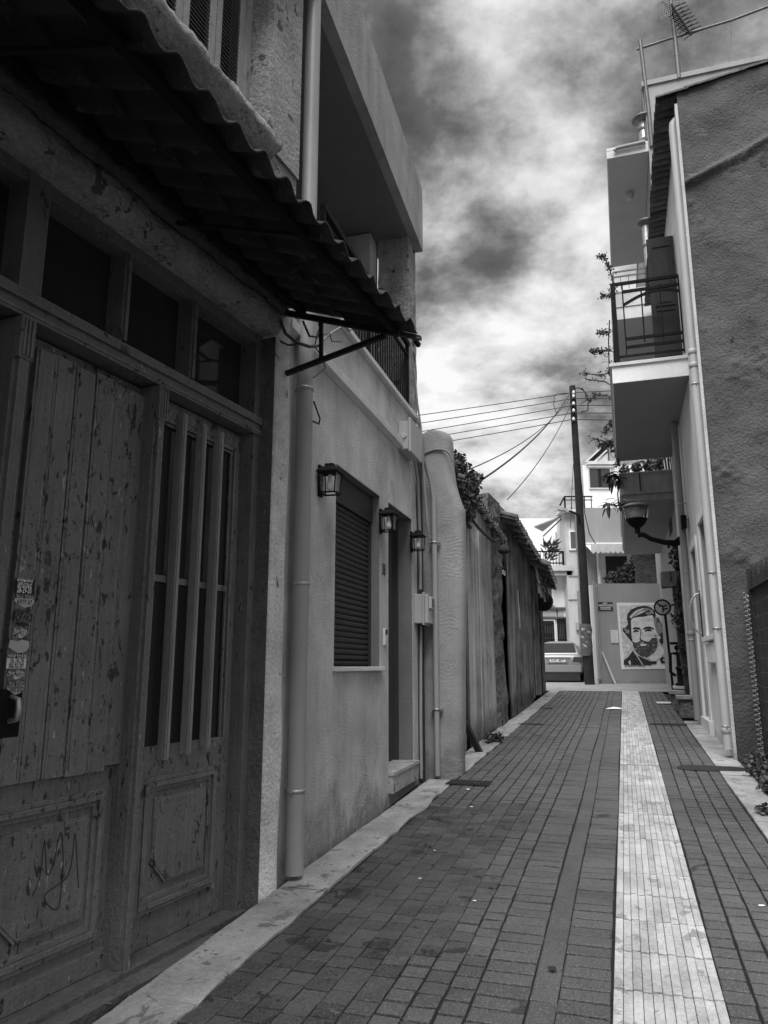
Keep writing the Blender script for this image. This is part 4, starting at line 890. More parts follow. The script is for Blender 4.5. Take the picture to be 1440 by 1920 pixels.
# ---------------- foliage
def leaf(mb, c, d, up, l, w, m=0):
    d = Vector(d).normalized(); s_ = d.cross(Vector(up)); s_ = s_.normalized() if s_.length > 1e-3 else d.orthogonal().normalized(); c = Vector(c); nn = s_.cross(d)*l*.12
    mb.add([c, c+d*l*.35+s_*w*.5+nn, c+d*l*.75+s_*w*.38, c+d*l-nn, c+d*l*.75-s_*w*.38, c+d*l*.35-s_*w*.5+nn], [(0, 1, 2, 3, 4, 5)], m)
def rv(r): return Vector((r.gauss(0, 1), r.gauss(0, 1), r.gauss(0, 1))).normalized()
def bush(label, F, base, blobs, n, l, w, seed, name='bush', cat='bush', stems=(), group=None, ms=None, solid=.0):
    r = random.Random(seed); t = T(name, label, cat, F, base, group); mb = MB()
    for i in range(n):
        c, rx, ry, rz = r.choice(blobs); q_ = rv(r)*(r.random()**.45); p = Vector(c)+Vector((q_.x*rx, q_.y*ry, q_.z*rz))
        leaf(mb, p, rv(r)+Vector((0, 0, -.15)), rv(r), l*r.uniform(.6, 1.2), w*r.uniform(.7, 1.2))
    t.part('foliage', mb, ms or leafm)
    if stems:
        mb = MB()
        for P, rr in stems: mb.tube(P, rr, 6)
        t.part('stem', mb, stemm)
    return t
def K3(u, v, w): s_, z = S.at(w, u, v); return Vector((s_, w, z))
bush('dense dark ivy spilling over the shed behind the plaster buttress', S, (x0, SA, 3.2), [(K3(858, 868, SA+.1), .25, .12, .16), (K3(868, 888, SA), .35, .15, .20), (K3(880, 905, SA), .35, .15, .2), (K3(868, 920, SA), .25, .15, .25), (K3(884, 930, SA-.05), .3, .12, .22), (K3(872, 960, SA-.05), .25, .1, .2), (K3(892, 896, SA), .2, .1, .08), (K3(876, 945, SA-.05), .3, .1, .25)], 2600, .06, .045, 11, 'ivy', 'ivy',
     [([K3(866, 1000, SA), K3(866, 950, SA), K3(860, 900, SA), K3(850, 868, SA)], .02), ([K3(860, 905, SA), K3(890, 900, SA)], .008)])
for u, v, lb, sd_ in ((935, 1392, 'low weed growing at the kerb by the rubble pillar', 5), (918, 1393, 'small weed at the foot of the pale corrugated sheet', 6)):
    p = ground(u, v); a, b = S.loc(p); bush(lb, S, (a, b, p.z), [((a, b, p.z+.06), .16, .07, .07)], 90, .06, .04, sd_, 'weed', 'weed', ms=leafm)
# ================================================================ RIGHT HOUSE with balcony (frame R: y points to the street)
G0 = .45; RE = 6.6
rz = gz(9.3)
rb = T('balcony_house', 'white fronted house with dark rough gable, iron balcony and tiled eave', 'house', R, (G0, -.1, rz))
def Ra(s, u, v): y, z = R.ats(s, u, v); return y, z
eave_z = Ra(G0, 1231, 195)[1]; WT = eave_z+.14
wd0, wd1 = .98, 2.25; wzb = Ra(2.25, 1331, 1194)[1]; wzt = Ra(2.25, 1310, 984)[1]
dd0, dd1 = 2.95, 3.78; dzt = Ra(3.78, 1294, 1036)[1]; dzb = gz(14)+.12
bd0, bd1 = 2.3, 3.4
bz_b, bz_t = Ra(1.88, 1149, 719)[1], Ra(1.88, 1142, 683)[1]; BW = Ra(1.88, 1149, 719)[0]
mb = MB()
def rwall(x0, x1, z0, z1, w0=-.35, w1=0): mb.box(x0, x1, w0, w1, z0, z1)
TOP = WT
rwall(G0+.05, wd0, -.3, TOP); rwall(wd1, dd0, -.3, bz_t); rwall(wd0, wd1, -.3, wzb); rwall(wd0, wd1, wzt, TOP if False else bz_t); rwall(dd0, dd1, dzt, bz_t); rwall(dd0, dd1, -.3, dzb); rwall(dd1, RE, -.3, bz_t)
rwall(wd0, bd0, bz_t, TOP); rwall(bd1, RE, bz_t, TOP); rwall(bd0, bd1, bz_t+2.25, TOP)
mb.box(wd0+.0, wd1, -.36, -.351, wzb, wzt); 
rb.part('wall', mb, whitewall)
mb = MB()                                       # gable end facing the camera, built as a displaced sheet
y0, zt0 = Ra(G0, 1266, 186); NY, NZ = 110, 300; vs = []
for i in range(NY+1):
    for k in range(NZ+1):
        y = lin(.0, -3.2, i/NY); z = lin(-.3, eave_z+.10+.085*(-y if y < 0 else 0), k/NZ)
        zz_ = bandz = eave_z-1.35-y*.42
        up = .03 if z > bandz else 0
        d = mnoise.noise(Vector((y*2.0, z*2.0, 0)))*.035+mnoise.noise(Vector((y*6.5, z*6.5, 4)))*.007
        if z < bandz: d += .11*max(0, mnoise.noise(Vector((y*2.2, z*1.7, 8)))-.02)*mnoise.turbulence(Vector((y*9, z*13, 2)), 3, True)
        band = math.exp(-((z-bandz)/.05)**2)*.06
        vs.append((G0-.02-d*(0 if i == 0 else 1)-up-band, y, z))
mb.add(vs, [(i*(NZ+1)+k, (i+1)*(NZ+1)+k, (i+1)*(NZ+1)+k+1, i*(NZ+1)+k+1) for i in range(NY) for k in range(NZ)], 0, True)
rb.part('gable_wall', mb, gablem)
mb = MB(); mb.box(G0-.05, G0+.06, .0, .035, -.3, eave_z-.1)
rb.part('corner_edge', mb.rough(.006, 5), mat('edge_paint', .48, .15, 3, .1, dirt=.4))
mb = MB(); P = []; rr_ = []
for i in range(60):
    y = lin(-.02, -3.0, i/59); P.append((G0-.05, y, eave_z-1.35-y*.42+.03*mnoise.noise(Vector((y*2.5, 0, 0))))); rr_.append(.016+.012*mnoise.noise(Vector((y*5, 1, 0))))
mb.tube(P, rr_, 8)
rb.part('scar_ridge', mb.rough(.008, 9), mat('scar_mortar', .55, .3, 6, .2, 40, .6, 30, .95))
def openingR(s0, s1, z0, z1, dp, trimw=.13):
    mb = MB(); mb.box(s0-trimw, s1+trimw, 0.001, .03, z1, z1+trimw); mb.box(s0-trimw, s0, .001, .03, z0, z1-.0005); mb.box(s1, s1+trimw, .001, .03, z0, z1-.0005)
    rb.part('surround', mb, white)
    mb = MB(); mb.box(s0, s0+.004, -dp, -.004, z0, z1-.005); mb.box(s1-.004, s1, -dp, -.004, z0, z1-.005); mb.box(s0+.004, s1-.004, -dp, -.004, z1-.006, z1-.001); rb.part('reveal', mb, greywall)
openingR(wd0, wd1, wzb, wzt, .05); openingR(dd0, dd1, dzb, dzt, .05)
mb = MB(); mb.box(wd0, wd1, -.09, -.05, wzb, wzt); w_ = rb.part('window', mb, greywall)
mb = MB(); mb.box(wd0+.1, wd1-.1, -.05, -.045, wzb+.1, wzt-.1); rb.part('pane', mb, mat('frosted_pane', .22, .05), w_)
mb = MB(); mb.box(wd0+.75, wd0+.82, -.045, -.005, wzb+.28, wzb+.46); mb.box(wd0+.74, wd0+.78, -.045, -.005, wzt-.62, wzt-.48); rb.part('hinge', mb, blackiron, w_)
mb = MB(); mb.box(wd0-.15, wd1+.18, -.1, .085, wzb-.07, wzb-.001); mb.box(wd0+.3, wd1+.05, .001, .055, wzb-.36, wzb-.10); rb.part('window_sill', mb, white, bev=.006)
mb = MB(); mb.box(dd0+.01, dd1-.01, -.09, -.05, dzb, dzt-.01); dr = rb.part('door', mb, greywall)
mb = MB(); mb.box(dd0+.03, dd1-.03, -.05, -.04, dzb+.02, dzb+.32); rb.part('kick_plate', mb, mat('dark_plate', .04), dr)
mb = MB(); mb.box(dd0-.16, dd0-.13, .03, .032, dzb, dzt); mb.box(dd0-.3, dd1+.2, -.05, .06, -.1, dzb-.002); rb.part('doorstep', mb, trim)
# balcony
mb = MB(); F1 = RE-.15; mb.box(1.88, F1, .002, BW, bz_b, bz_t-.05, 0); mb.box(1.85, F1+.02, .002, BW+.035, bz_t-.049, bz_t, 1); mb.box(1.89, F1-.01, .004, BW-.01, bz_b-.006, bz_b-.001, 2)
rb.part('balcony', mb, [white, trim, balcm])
def Bp(u, v, s=1.92): y, z = R.ats(s, u, v); return Vector((s, y, z))
Z = lambda x, y: (1110+x/7.2, 470+y/7.2)
rl = MB(); s_ = 1.94
def bb(a, b, w, h): rl.bar(Bp(*Z(*a), s=s_), Bp(*Z(*b), s=s_), w, h)
YB = Bp(*Z(275, 465), s=s_).y
top = Bp(*Z(275, 465), s=s_).z; b0 = bz_t
zr = lambda y: Bp(*Z(275, y), s=s_).z
rails = {'top': top, 'r2': Bp(*Z(400, 560), s=s_).z, 'b1': Bp(*Z(430, 1200), s=s_).z, 'b2': Bp(*Z(440, 1310), s=s_).z, 'b3': Bp(*Z(350, 1440), s=s_).z}
def side(ax, c, t0, t1, post0=True):             # one side of the railing; ax 0 runs along y at x=c, ax 1 along x at y=c
    P = (lambda t, z: Vector((c, t, z))) if ax == 0 else (lambda t, z: Vector((t, c, z)))
    sg = 1 if t1 > t0 else -1
    rl.bar(P(t0, rails['top']), P(t1, rails['top']), .04, .045)
    a = t0+sg*.14
    for k in ('r2', 'b1', 'b2'): rl.bar(P(a, rails[k]), P(t1, rails[k]), .03, .045)
    rl.bar(P(t0, rails['b3']), P(t1, rails['b3']), .03, .03)
    rl.bar(P(a, rails['b3']), P(a, rails['top']), .02, .02); rl.bar(P(t1, rails['b3']-.05), P(t1, rails['top']), .022, .022)
    zA = rails['r2']-.22; pr_ = None; N_ = 14
    for i in range(N_+1):
        t = lin(a, t1, i/N_); z = zA+.17*math.sin(PI*min(1, i/N_*1.0)*.78+.0)
        if pr_ is not None: rl.bar(pr_, P(t, z), .02, .045)
        pr_ = P(t, z)
    n_ = max(2, int(abs(t1-a)/.24)); 
    for i in range(1, n_):
        t = lin(a, t1, i/n_); z = zA+.17*math.sin(PI*(i/n_)*.78)
        rl.bar(P(t, rails['b1']-.08), P(t, z+.10), .02, .02)
side(0, s_, YB, .03); 
x = s_
while x < F1-.6: side(1, YB, x+.02, min(x+1.55, F1)); x += 1.55
rl.box(s_-.035, s_+.035, YB-.035, YB+.035, bz_t, rails['top']+.01)
rb.part('railing', rl, blackiron)
# balcony door with open shutter
mb = MB(); mb.box(bd0, bd1, -.30, -.26, bz_t, bz_t+2.25); rb.part('balcony_door', mb, dark)
yS = max(.42, Ra(bd0, 1234, 445)[0]); zS1 = Ra(bd0, 1234, 447)[1]; zS0 = bz_t+.06
mb = MB(); xs_ = bd0-.02
mb.box(xs_, xs_+.045, .02, yS, zS0, zS1)
for a, b in ((.06, .42), (.45, .93)):
    z0_, z1_ = lin(zS0, zS1, a), lin(zS0, zS1, b); mb.box(xs_-.012, xs_, .06, .075, z0_, z1_); mb.box(xs_-.012, xs_, yS-.075, yS-.06, z0_, z1_); mb.box(xs_-.012, xs_, .076, yS-.076, z1_-.015, z1_); mb.box(xs_-.012, xs_, .076, yS-.076, z0_, z0_+.015); mb.box(xs_-.009, xs_, .12, yS-.12, z0_+.06, z1_-.06)
rb.part('shutter', mb, mat('shutter_dark', .035, .2, 4, .1, strokes=.15))
# eave and tiles
mb = MB(); mb.xy([(G0-.02, .0), (RE, .0), (RE, .16), (G0-.02, .16)], eave_z+.02, eave_z+.06); rb.part('eave_board', mb, darkwood)
tl = MB(); x = G0-.02; k_ = 0; rt = random.Random(9)
while x < RE:
    r = .075; 
    for q_ in range(9):
        y1 = .27-q_*.36+rt.uniform(-.012, .012); z1 = eave_z+.03+q_*.05+rt.uniform(-.005, .005)
        arc = [(x+r*math.cos(PI*j/8), z1+r*.9*math.sin(PI*j/8)) for j in range(9)]+[(x+(r-.014)*math.cos(PI*j/8), z1+(r-.014)*.9*math.sin(PI*j/8)) for j in range(8, -1, -1)]
        tl.ext([(a, y1, b) for a, b in arc], (0, -.42, .045))
        if q_ == 0: tl.ext([(x+.02+r*math.cos(-PI*j/8)*.9+.075, y1+.01, z1-.03+r*.6*math.sin(-PI*j/8)) for j in range(9)], (0, -.45, .04))
    x += .155
tl.ext([(G0-.01, .20, eave_z), (RE, .20, eave_z), (RE, .20, eave_z+.02), (G0-.01, .20, eave_z+.02)], (0, -3.3, .30))
rb.part('roof_tiles', tl, tilem)
# downpipes on the right
yp = .072; xp1 = G0+.09
pz = Ra(xp1, 1372, 1405)[1]; pt = Ra(xp1, 1254, 230)[1]
pipe('pale downpipe at the corner of the white fronted house', R, xp1, yp, gz(9.8)+.10, pt, .052, mat('pvc_pale', .42, .06, 2, .03, 60, .05, 60, .42, streak=.08), [Ra(xp1, u, v)[1] for u, v in ((1310, 720), (1335, 1074), (1355, 1178), (1370, 1362))], top=[(0, 0, -.12), (0, -.01, -.03), (.02, -.05, .03), (.03, -.12, .05)], side=1, joints=(gz(9.8)+.28, Ra(xp1, 1300, 665)[1], Ra(xp1, 1303, 690)[1]), group='downpipes on the house fronts')
pipe('thin grey downpipe beyond the doors under the iron balcony', R, 4.08, .09, gz(13)+.08, bz_b-.02, .055, pipedark, [Ra(4.08, u, v)[1] for u, v in ((1275, 945), (1288, 1072), (1303, 1200))], side=1, joints=(Ra(4.08, 1302, 1192)[1],))
# curved grab handle, small wall light
y, z = Ra(2.75, 1322, 1150); t = T('grab_handle', 'large bow shaped pull handle fixed beside the grey door', 'handle', R, (2.75, 0, z-.3))
mb = MB(); mb.tube([(2.75, .03+.16*math.sin(PI*i/8), z+.30*math.cos(PI*i/8)) for i in range(9)], .014, 8); t.part('bow', mb, galv)
mb = MB(); mb.box(2.73, 2.77, .031, .045, z-.36, z+.34); t.part('plate', mb, blackiron)
y, z = Ra(3.9, 1291, 980)
t = T('wall_light', 'small black wall light above the grey door', 'wall lamp', R, (3.9, .02, z))
mb = MB(); mb.box(3.81, 3.99, .035, .12, z-.10, z+.12); t.part('body', mb, blackiron, bev=.01)
mb = MB(); mb.tube([(3.9, .0, z+.10), (3.9, .10, z+.12)], .016, 8); mb.box(3.85, 3.95, .001, .034, z+.05, z+.14); t.part('arm', mb, white)
# street lamp on the wall
sl = 5.0
yl_, zl_ = Ra(sl, 1193, 1000)
hy, hz1 = Ra(sl, 1192, 948); _, hz0 = Ra(sl, 1193, 990)
t = T('street_lamp', 'bell shaped street lamp on a curved black arm from the right house', 'street lamp', R, (sl, .05, Ra(sl, 1283, 1015)[1]))
zm = Ra(sl, 1283, 1018)[1]
mb = MB(); mb.box(sl-.06, sl+.06, .02, .06, zm-.22, zm+.16); mb.tube([(sl, .0, zm+.10), (sl, .06, zm+.10)], .05, 10); t.part('wall_plate', mb, blackiron, bev=.01)
mb = MB(); zA = Ra(sl, 1197, 1003)[1]; mb.tube([(sl, .05, zm+.06), (sl, .16, zm+.0), (sl, .34, lin(zm, zA, .25)-.02), (sl, lin(.34, hy, .5), lin(zm, zA, .6)-.01), (sl, hy-.1, zA), (sl, hy, zA)], [.08, .065, .05, .045, .045, .05], 10); mb.tube([(sl, hy, hz0-.10), (sl, hy, hz0+.03)], .05, 12); t.part('arm', mb, blackiron)
hh = hz1-hz0; LR = .228
mb = MB(); mb.lathe([(.05, 0), (.08, .03), (.145, .18), (.184, .36), (.192, .40)], (0, 0, 0), 24); mb.v = [(sl+p[0], hy+p[1], hz0+p[2]*hh) for p in mb.v]; t.part('lower_bowl', mb, blackiron)
mb = MB(); mb.lathe([(.192, .405), (.208, .62), (.224, .93)], (0, 0, 0), 24); mb.v = [(sl+p[0], hy+p[1], hz0+p[2]*hh) for p in mb.v]; t.part('globe', mb, lampglass)
mb = MB(); mb.lathe([(LR+.015, .93), (LR+.02, .96), (LR-.01, 1.0), (LR*.75, 1.07), (LR*.3, 1.12), (.01, 1.13)], (0, 0, 0), 24); mb.v = [(sl+p[0], hy+p[1], hz0+p[2]*hh) for p in mb.v]; t.part('cap', mb, mat('lamp_cap', .16, .1, 4, .05, rough=.45))
mb = MB(); mb.lathe([(.05, .40), (.055, .45), (.10, .50), (.10, .72), (.06, .78), (.05, .9)], (0, 0, 0), 16); mb.v = [(sl+p[0], hy+p[1], hz0+p[2]*hh) for p in mb.v]; t.part('lamp', mb, boxm)
for a in (-.5, 2.6): 
    mb = MB(); mb.bar((sl+.17*math.cos(a-PI/2), hy+.17*math.sin(a-PI/2), hz0+.4*hh), (sl+.20*math.cos(a-PI/2), hy+.20*math.sin(a-PI/2), hz0+.94*hh), .03, .012); t.part('strap', mb, blackiron)
# ================================================================ TALL BLOCK behind the right house
R2 = 6.65
tb = T('apartment_block', 'tall pale apartment block with stacked balconies and a jutting roof slab', 'building', R, (R2, -.1, gz(16)))
def R2a(u, v, s=R2): return Ra(s, u, v)
zP = R2a(1217, 152)[1]; zs0, zs1 = R2a(1138, 298)[1], R2a(1135, 281)[1]; ws = R2a(1138, 298)[0]
mb = MB(); mb.box(R2+.001, 18, -6, -.06, -.2, zP-.12); mb.xz([(R2-.04, zP-.12), (18, zP-.12), (18, zP), (R2-.04, zP)], -6, -.02); tb.part('wall', mb, greywall)
far = R.atz(zs0, 1157, 500)[0]
mb = MB(); mb.box(R2, far, -.055, ws, zs0, zs1, 0); mb.box(R2+.02, far-.02, -.05, ws-.02, zs0-.006, zs0-.001, 1); mb.box(R2-.004, R2, -.05, ws, zs1-.05, zs1+.02, 0); tb.part('roof_slab', mb, [trim, soffit2])
mb = MB(); zg = (zs0+zs1)/2+.06; mb.tube([(R2-.06, ws-.18, zg-.05), (R2-.06, ws-.22, zg), (R2-.06, .0, zg+.02)], .045, 10); tb.part('gutter_pipe', mb, greywall)
mb = MB(); a = R.atz(zs0, 1180, 362); mb.lathe([(.10, -.02), (.10, -.09), (.085, -.16), (.03, -.17)], (a[0], a[1], zs0), 14); tb.part('ceiling_light', mb, boxm)
zm0, zm1 = R2a(1150, 597)[1], R2a(1143, 548)[1]; wm = R2a(1148, 570)[0]
mb = MB(); mb.box(R2+.1, far+1, -.055, wm, zm0, zm0+.28, 0); mb.box(R2+.08, far+1, wm-.12, wm+.01, zm0+.285, zm1, 2); mb.box(R2+.08, R2+.2, -.055, wm-.121, zm0+.285, zm1, 2); mb.box(R2+.12, far+.98, -.05, wm-.02, zm0-.006, zm0-.001, 1); mb.box(R2+.06, far+1, wm-.14, wm+.02, zm1+.001, zm1+.05, 0); mb.box(R2+.06, R2+.22, -.055, wm-.141, zm1+.001, zm1+.05, 0)
tb.part('upper_balcony', mb, [trim, soffit2, palewall])
rl = MB(); zt_ = R2a(1145, 506)[1]
for z in (zt_, zt_-.12): rl.bar((R2+.14, -.05, z), (R2+.14, wm-.06, z), .03, .03); rl.bar((R2+.14, wm-.06, z), (far, wm-.06, z), .03, .03)
rl.bar((R2+.14, wm-.06, zm1+.05), (R2+.14, wm-.06, zt_), .035, .035)
y = .05
while y < wm-.1: rl.bar((R2+.14, y, zm1+.05), (R2+.14, y, zt_-.12), .014, .014); y += .17
tb.part('upper_railing', rl, mat('railing_grey', .10, .1, 4, .05, rough=.5))
zl0, zl1 = R2a(1168, 940)[1], R2a(1160, 890)[1]; wl = R2a(1164, 915)[0]; zlm = R2a(1167, 928)[1]
mb = MB(); mb.box(R2+.05, far+3, -.055, wl-.03, zl0, zlm, 0); mb.box(R2, far+3, wl-.10, wl, zlm+.003, zl1, 2); mb.box(R2, R2+.10, -.055, wl-.101, zlm+.003, zl1, 2); mb.box(R2+.06, far+2.9, -.05, wl-.05, zl0-.006, zl0-.001, 1); mb.box(R2-.02, R2+.12, -.055, wl+.02, zl1+.001, zl1+.03, 0); mb.box(R2+.121, far+3, wl-.12, wl+.02, zl1+.001, zl1+.03, 0)
tb.part('lower_balcony', mb, [concrete, mat('soffit_mid', .26, .06, 2, .05, 80, .15, 80, .9), concrete])
mb = MB(); y = wl*.62; mb.tube([(R2-.02, y, zl1-.0), (R2-.02, y, zlm+.06)], .012, 6); tb.part('drain_spout', mb, darkwood)
for z_ in (zl1-.9, zm1-.6): mb = MB(); mb.box(R2+2.0, R2+3.0, -.058, -.05, z_, z_+2.1); tb.part('balcony_door', mb, dark)
def R2p(u, v, s=R2+.3): y, z = R.ats(s, u, v); return Vector((s, y, z))
pp = [R2p(u, v) for u, v in ((1166, 884), (1190, 876), (1210, 872), (1230, 868), (1255, 866))]
bush('row of dark potted plants along the lower balcony parapet', R, (R2+.3, wl-.2, zl1), [(p+Vector((.1, -.05, 0)), .25, .10, .16) for p in pp]*1, 900, .09, .04, 21, 'balcony_plants', 'plants')
mb = MB()
for k in range(6): p = R2p(1248+k*5, 885, R2+.2); mb.bar(p, p+Vector((.05, .03-.01*k, .45)), .012, .03)
solo('trellis', 'pale folded trellis at the wall end of the lower balcony', 'trellis', R, p, mb, white)
# plant with long leaves hanging beside the lower balcony
r = random.Random(4); t = T('long_leaf_plant', 'plant with long drooping leaves hanging over the lower balcony corner', 'plant', R, (R2, wl, zl1-.3)); mb = MB(); st = MB()
for (u, v, n_, ln) in ((1150, 892, 26, .26), (1156, 902, 16, .24), (1158, 938, 12, .22), (1143, 948, 16, .25), (1170, 945, 14, .26), (1148, 890, 10, .2)):
    p = R2p(u, v, R2-.05)
    for i in range(n_): a = r.uniform(0, 2*PI); leaf(mb, p+rv(r)*.05, Vector((math.cos(a)*.6, math.sin(a), r.uniform(-1.3, .15))), (0, 0, 1), ln*r.uniform(.7, 1.2), .065)
t.part('foliage', mb, leafm)
for pts in ([(1163, 905), (1158, 925), (1160, 945)], [(1135, 945), (1150, 947), (1165, 949), (1175, 955)], [(1163, 900), (1152, 893)]): st.tube([R2p(u, v, R2-.05) for u, v in pts], .014, 6)
t.part('stem', st, stemm)
# climbing bougainvillea along the balcony edges
t = T('bougainvillea', 'straggling bougainvillea climbing past the iron balcony', 'climber', R, (6, BW+.05, bz_b)); lf_ = MB(); st = MB()
for pts, n_ in (([(1152, 545), (1147, 520), (1142, 500), (1133, 482), (1128, 480)], 60), ([(1150, 540), (1143, 555), (1130, 555)], 40), ([(1143, 600), (1141, 640), (1142, 680), (1143, 700)], 10),
                ([(1143, 625), (1133, 622), (1124, 625)], 34), ([(1144, 655), (1128, 658), (1112, 660)], 60), ([(1146, 690), (1140, 700), (1128, 703), (1112, 702), (1096, 700)], 26), ([(1150, 725), (1135, 716), (1115, 713), (1098, 711)], 5), ([(1155, 745), (1135, 742), (1118, 740), (1105, 752)], 22),
                ([(1153, 790), (1146, 795), (1136, 808)], 60), ([(1156, 825), (1145, 832), (1128, 835)], 110), ([(1150, 785), (1152, 830), (1158, 870)], 50), ([(1140, 830), (1125, 825), (1110, 822)], 6)):
    P = [R2p(u, v, 6.2+.2*(i % 2)) for i, (u, v) in enumerate(pts)]; st.tube(P, .014, 5)
    for i in range(n_//8): k = r.randrange(len(P)-1); q_ = P[k].lerp(P[k+1], r.random()); st.tube([q_, q_+rv(r)*.08, q_+rv(r)*.16], .005, 4)
    for i in range(int(n_*3.2)):
        k = r.randrange(len(P)-1) if len(P) > 2 else 0; q_ = P[k].lerp(P[k+1], r.random()) if r.random() < .5 else P[-1 if r.random() < .6 else len(P)//2]
        leaf(lf_, q_+rv(r)*r.uniform(0, .10), rv(r), rv(r), r.uniform(.035, .06), .035)
t.part('foliage', lf_, mat('bract', .07, .3, 10, .1, island=.7)); t.part('stem', st, stemm)
# roof masts, flues and antenna
def mast(lb, pts, rr, s_, cat='mast', name='mast', m=None): P = [R2p(u, v, s_) for u, v in pts]; mb = MB(); mb.tube(P, rr, 10); return solo(name, lb, cat, R, P[0], mb, m or galvd)
mast('thin leaning pole at the roof corner of the apartment block', [(1222, 275), (1216, 205), (1200, 75)], .045, R2-.02)
mast('short thin pole beside the tall one at the roof corner', [(1213, 262), (1204, 166)], .035, R2+.1)
mast('long thin bar carried across the two roof poles', [(1194, 93), (1255, 73), (1372, 38), (1460, 5)], .03, R2)
mast('loose wire hanging from the long roof bar', [(1371, 40), (1371, 80), (1366, 118)], .008, R2, 'wire', 'loose_wire')
t = T('roof_antenna', 'television antenna with mesh reflector on a roof mast', 'antenna', R, R2p(1272, 145, R2)); mb = MB(); P = [R2p(u, v, R2) for u, v in ((1273, 148), (1266, 75), (1260, 30), (1256, -20))]; mb.tube(P, [.06, .05, .045, .04], 10); t.part('mast', mb, galvd)
mb = MB()
A0_ = R2p(1258, 8, R2-.1); A1_ = R2p(1296, 66, R2-.1); mb.bar(A0_, A1_, .035, .035)
for k in range(9):
    p = A0_.lerp(A1_, .12+.86*k/8); 
    for sg in (-1, 1): mb.tube([p, p+Vector((-.10*sg, .20*sg+.05, .16))], .010, 5); mb.tube([p, p+Vector((.10*sg, .20*sg-.05, -.02))], .010, 5)
t.part('boom', mb, blackiron)
mb = MB()
for (c_, dx, dy) in ((R2p(1247, 16, R2-.2), 0, 1), ):
    q0 = [R2p(u, v, R2-.25) for u, v in ((1232, 8), (1256, -6), (1259, 28), (1240, 38))]
    for k in range(7): t_ = k/6; mb.tube([q0[0].lerp(q0[1], t_), q0[3].lerp(q0[2], t_)], .008, 5)
    for k in range(9): t_ = k/8; mb.tube([q0[0].lerp(q0[3], t_), q0[1].lerp(q0[2], t_)], .008, 5)
    t.part('reflector', mb, galvd); mb = MB()
    q1 = [R2p(u, v, R2+.25) for u, v in ((1262, -8), (1286, -10), (1287, 6), (1266, 10))]
    for k in range(5): t_ = k/4; mb.tube([q1[0].lerp(q1[1], t_), q1[3].lerp(q1[2], t_)], .008, 5)
    for k in range(5): t_ = k/4; mb.tube([q1[0].lerp(q1[3], t_), q1[1].lerp(q1[2], t_)], .008, 5)
t.part('reflector', mb, galvd)
for (u0, v0, v1, lb, s_, cr) in ((1206, 262, 228, 'metal flue with a wide cowl by the roof pole', R2+.2, .22), (1214, 500, 420, 'shiny metal flue rising beside the tiled eave', R2+.3, .16)):
    b_, tp = R2p(u0+2, v0, s_), R2p(u0, v1, s_); t = T('flue', lb, 'flue', R, b_, 'metal flues'); h_ = tp.z-b_.z
    mb = MB(); mb.tube([b_, Vector((b_.x, b_.y, tp.z))], cr*.5, 14); t.part('pipe', mb, galv)
    mb = MB(); mb.lathe([(cr*.55, -.05), (cr*1.1, .02), (cr*1.15, .06), (cr*.9, .08), (.02, .12)], (b_.x, b_.y, tp.z), 16); t.part('cowl', mb, galvd); mb = MB(); mb.lathe([(cr*.56, 0), (cr*.6, .03), (cr*.56, .06)], (b_.x, b_.y, b_.z+h_*.45), 16); t.part('ring', mb, galvd)
# ================================================================ RIGHT FOREGROUND: cane fence and shrubs
yF = -.30; f1 = .30
def Fa(u, v): return R.at(yF, u, v)
zt = 2.50
t = T('cane_fence', 'dark cane fence behind wire mesh on the right edge', 'fence', R, (f1, yF, gz(9.2))); rt = random.Random(2)
mb = MB(); x = f1
while x > -3.6: h_ = zt+rt.uniform(-.10, .04); mb.tube([(x+rt.uniform(-.008, .008), yF-.03+rt.uniform(-.012, .012), -.2), (x+rt.uniform(-.012, .012), yF-.03, h_)], .011, 5); x -= .019
o = t.part('canes', mb, canem)
mb = MB()
for k in range(13): z = .25+k*.155; mb.tube([(f1, yF, z), (-3.6, yF, z-.01)], .004, 5)
x = f1
while x > -3.6: mb.tube([(x, yF+.004, .1), (x, yF+.004, zt-.25)], .003, 4); x -= .10
t.part('wire_mesh', mb, galvd)
mb = MB(); mb.tube([(f1+.03, yF, zt-.22), (-1, yF, zt-.23), (-3.6, yF, zt-.24)], .02, 8); mb.box(f1+.0, f1+.03, yF-.03, yF+.03, -.2, zt+.02); t.part('rail', mb, rusty)
mb = MB(); rt = random.Random(8)
for k in range(230):
    z = lin(.1, zt-.28, k/229); a = k*1.1
    mb.tube([(f1+.05+.035*math.cos(a), yF+.05+.035*math.sin(a), z), (f1+.05+.035*math.cos(a+1.8), yF+.05+.035*math.sin(a+1.8), z+.03)], .006, 4)
t.part('mesh_roll', mb, mat('mesh_wire', .35, .2, 8, .1, metal=.3, rough=.5))
def R0(s, y): return (s, y, gz(9.2+s))
bl = [((-.25, -.12, .42), .25, .12, .10), ((-.6, -.10, .40), .3, .14, .13), ((-1.0, -.12, .38), .35, .14, .16), ((-1.4, -.08, .34), .35, .15, .14), ((-1.9, -.1, .32), .4, .15, .15), ((-2.5, -.1, .30), .4, .15, .15)]
bush('low dark shrubs at the foot of the cane fence', R, R0(-.6, -.1), bl, 2600, .05, .035, 31, 'shrub', 'shrub')
p = ground(1432, 1528); a, b = R.loc(p); bush('small tuft of leaves on the right kerb slabs', R, (a, b, p.z), [((a, b, p.z+.04), .10, .05, .04)], 70, .05, .035, 33, 'weed', 'weed')
mb = MB(); mb.box(-4, f1, yF-.06, .02, -.2, .30+.0); solo('planting_bed', 'dark soil bed under the cane fence shrubs', 'bed', R, (0, -.1, 0), mb.rough(.012, 6), earth)
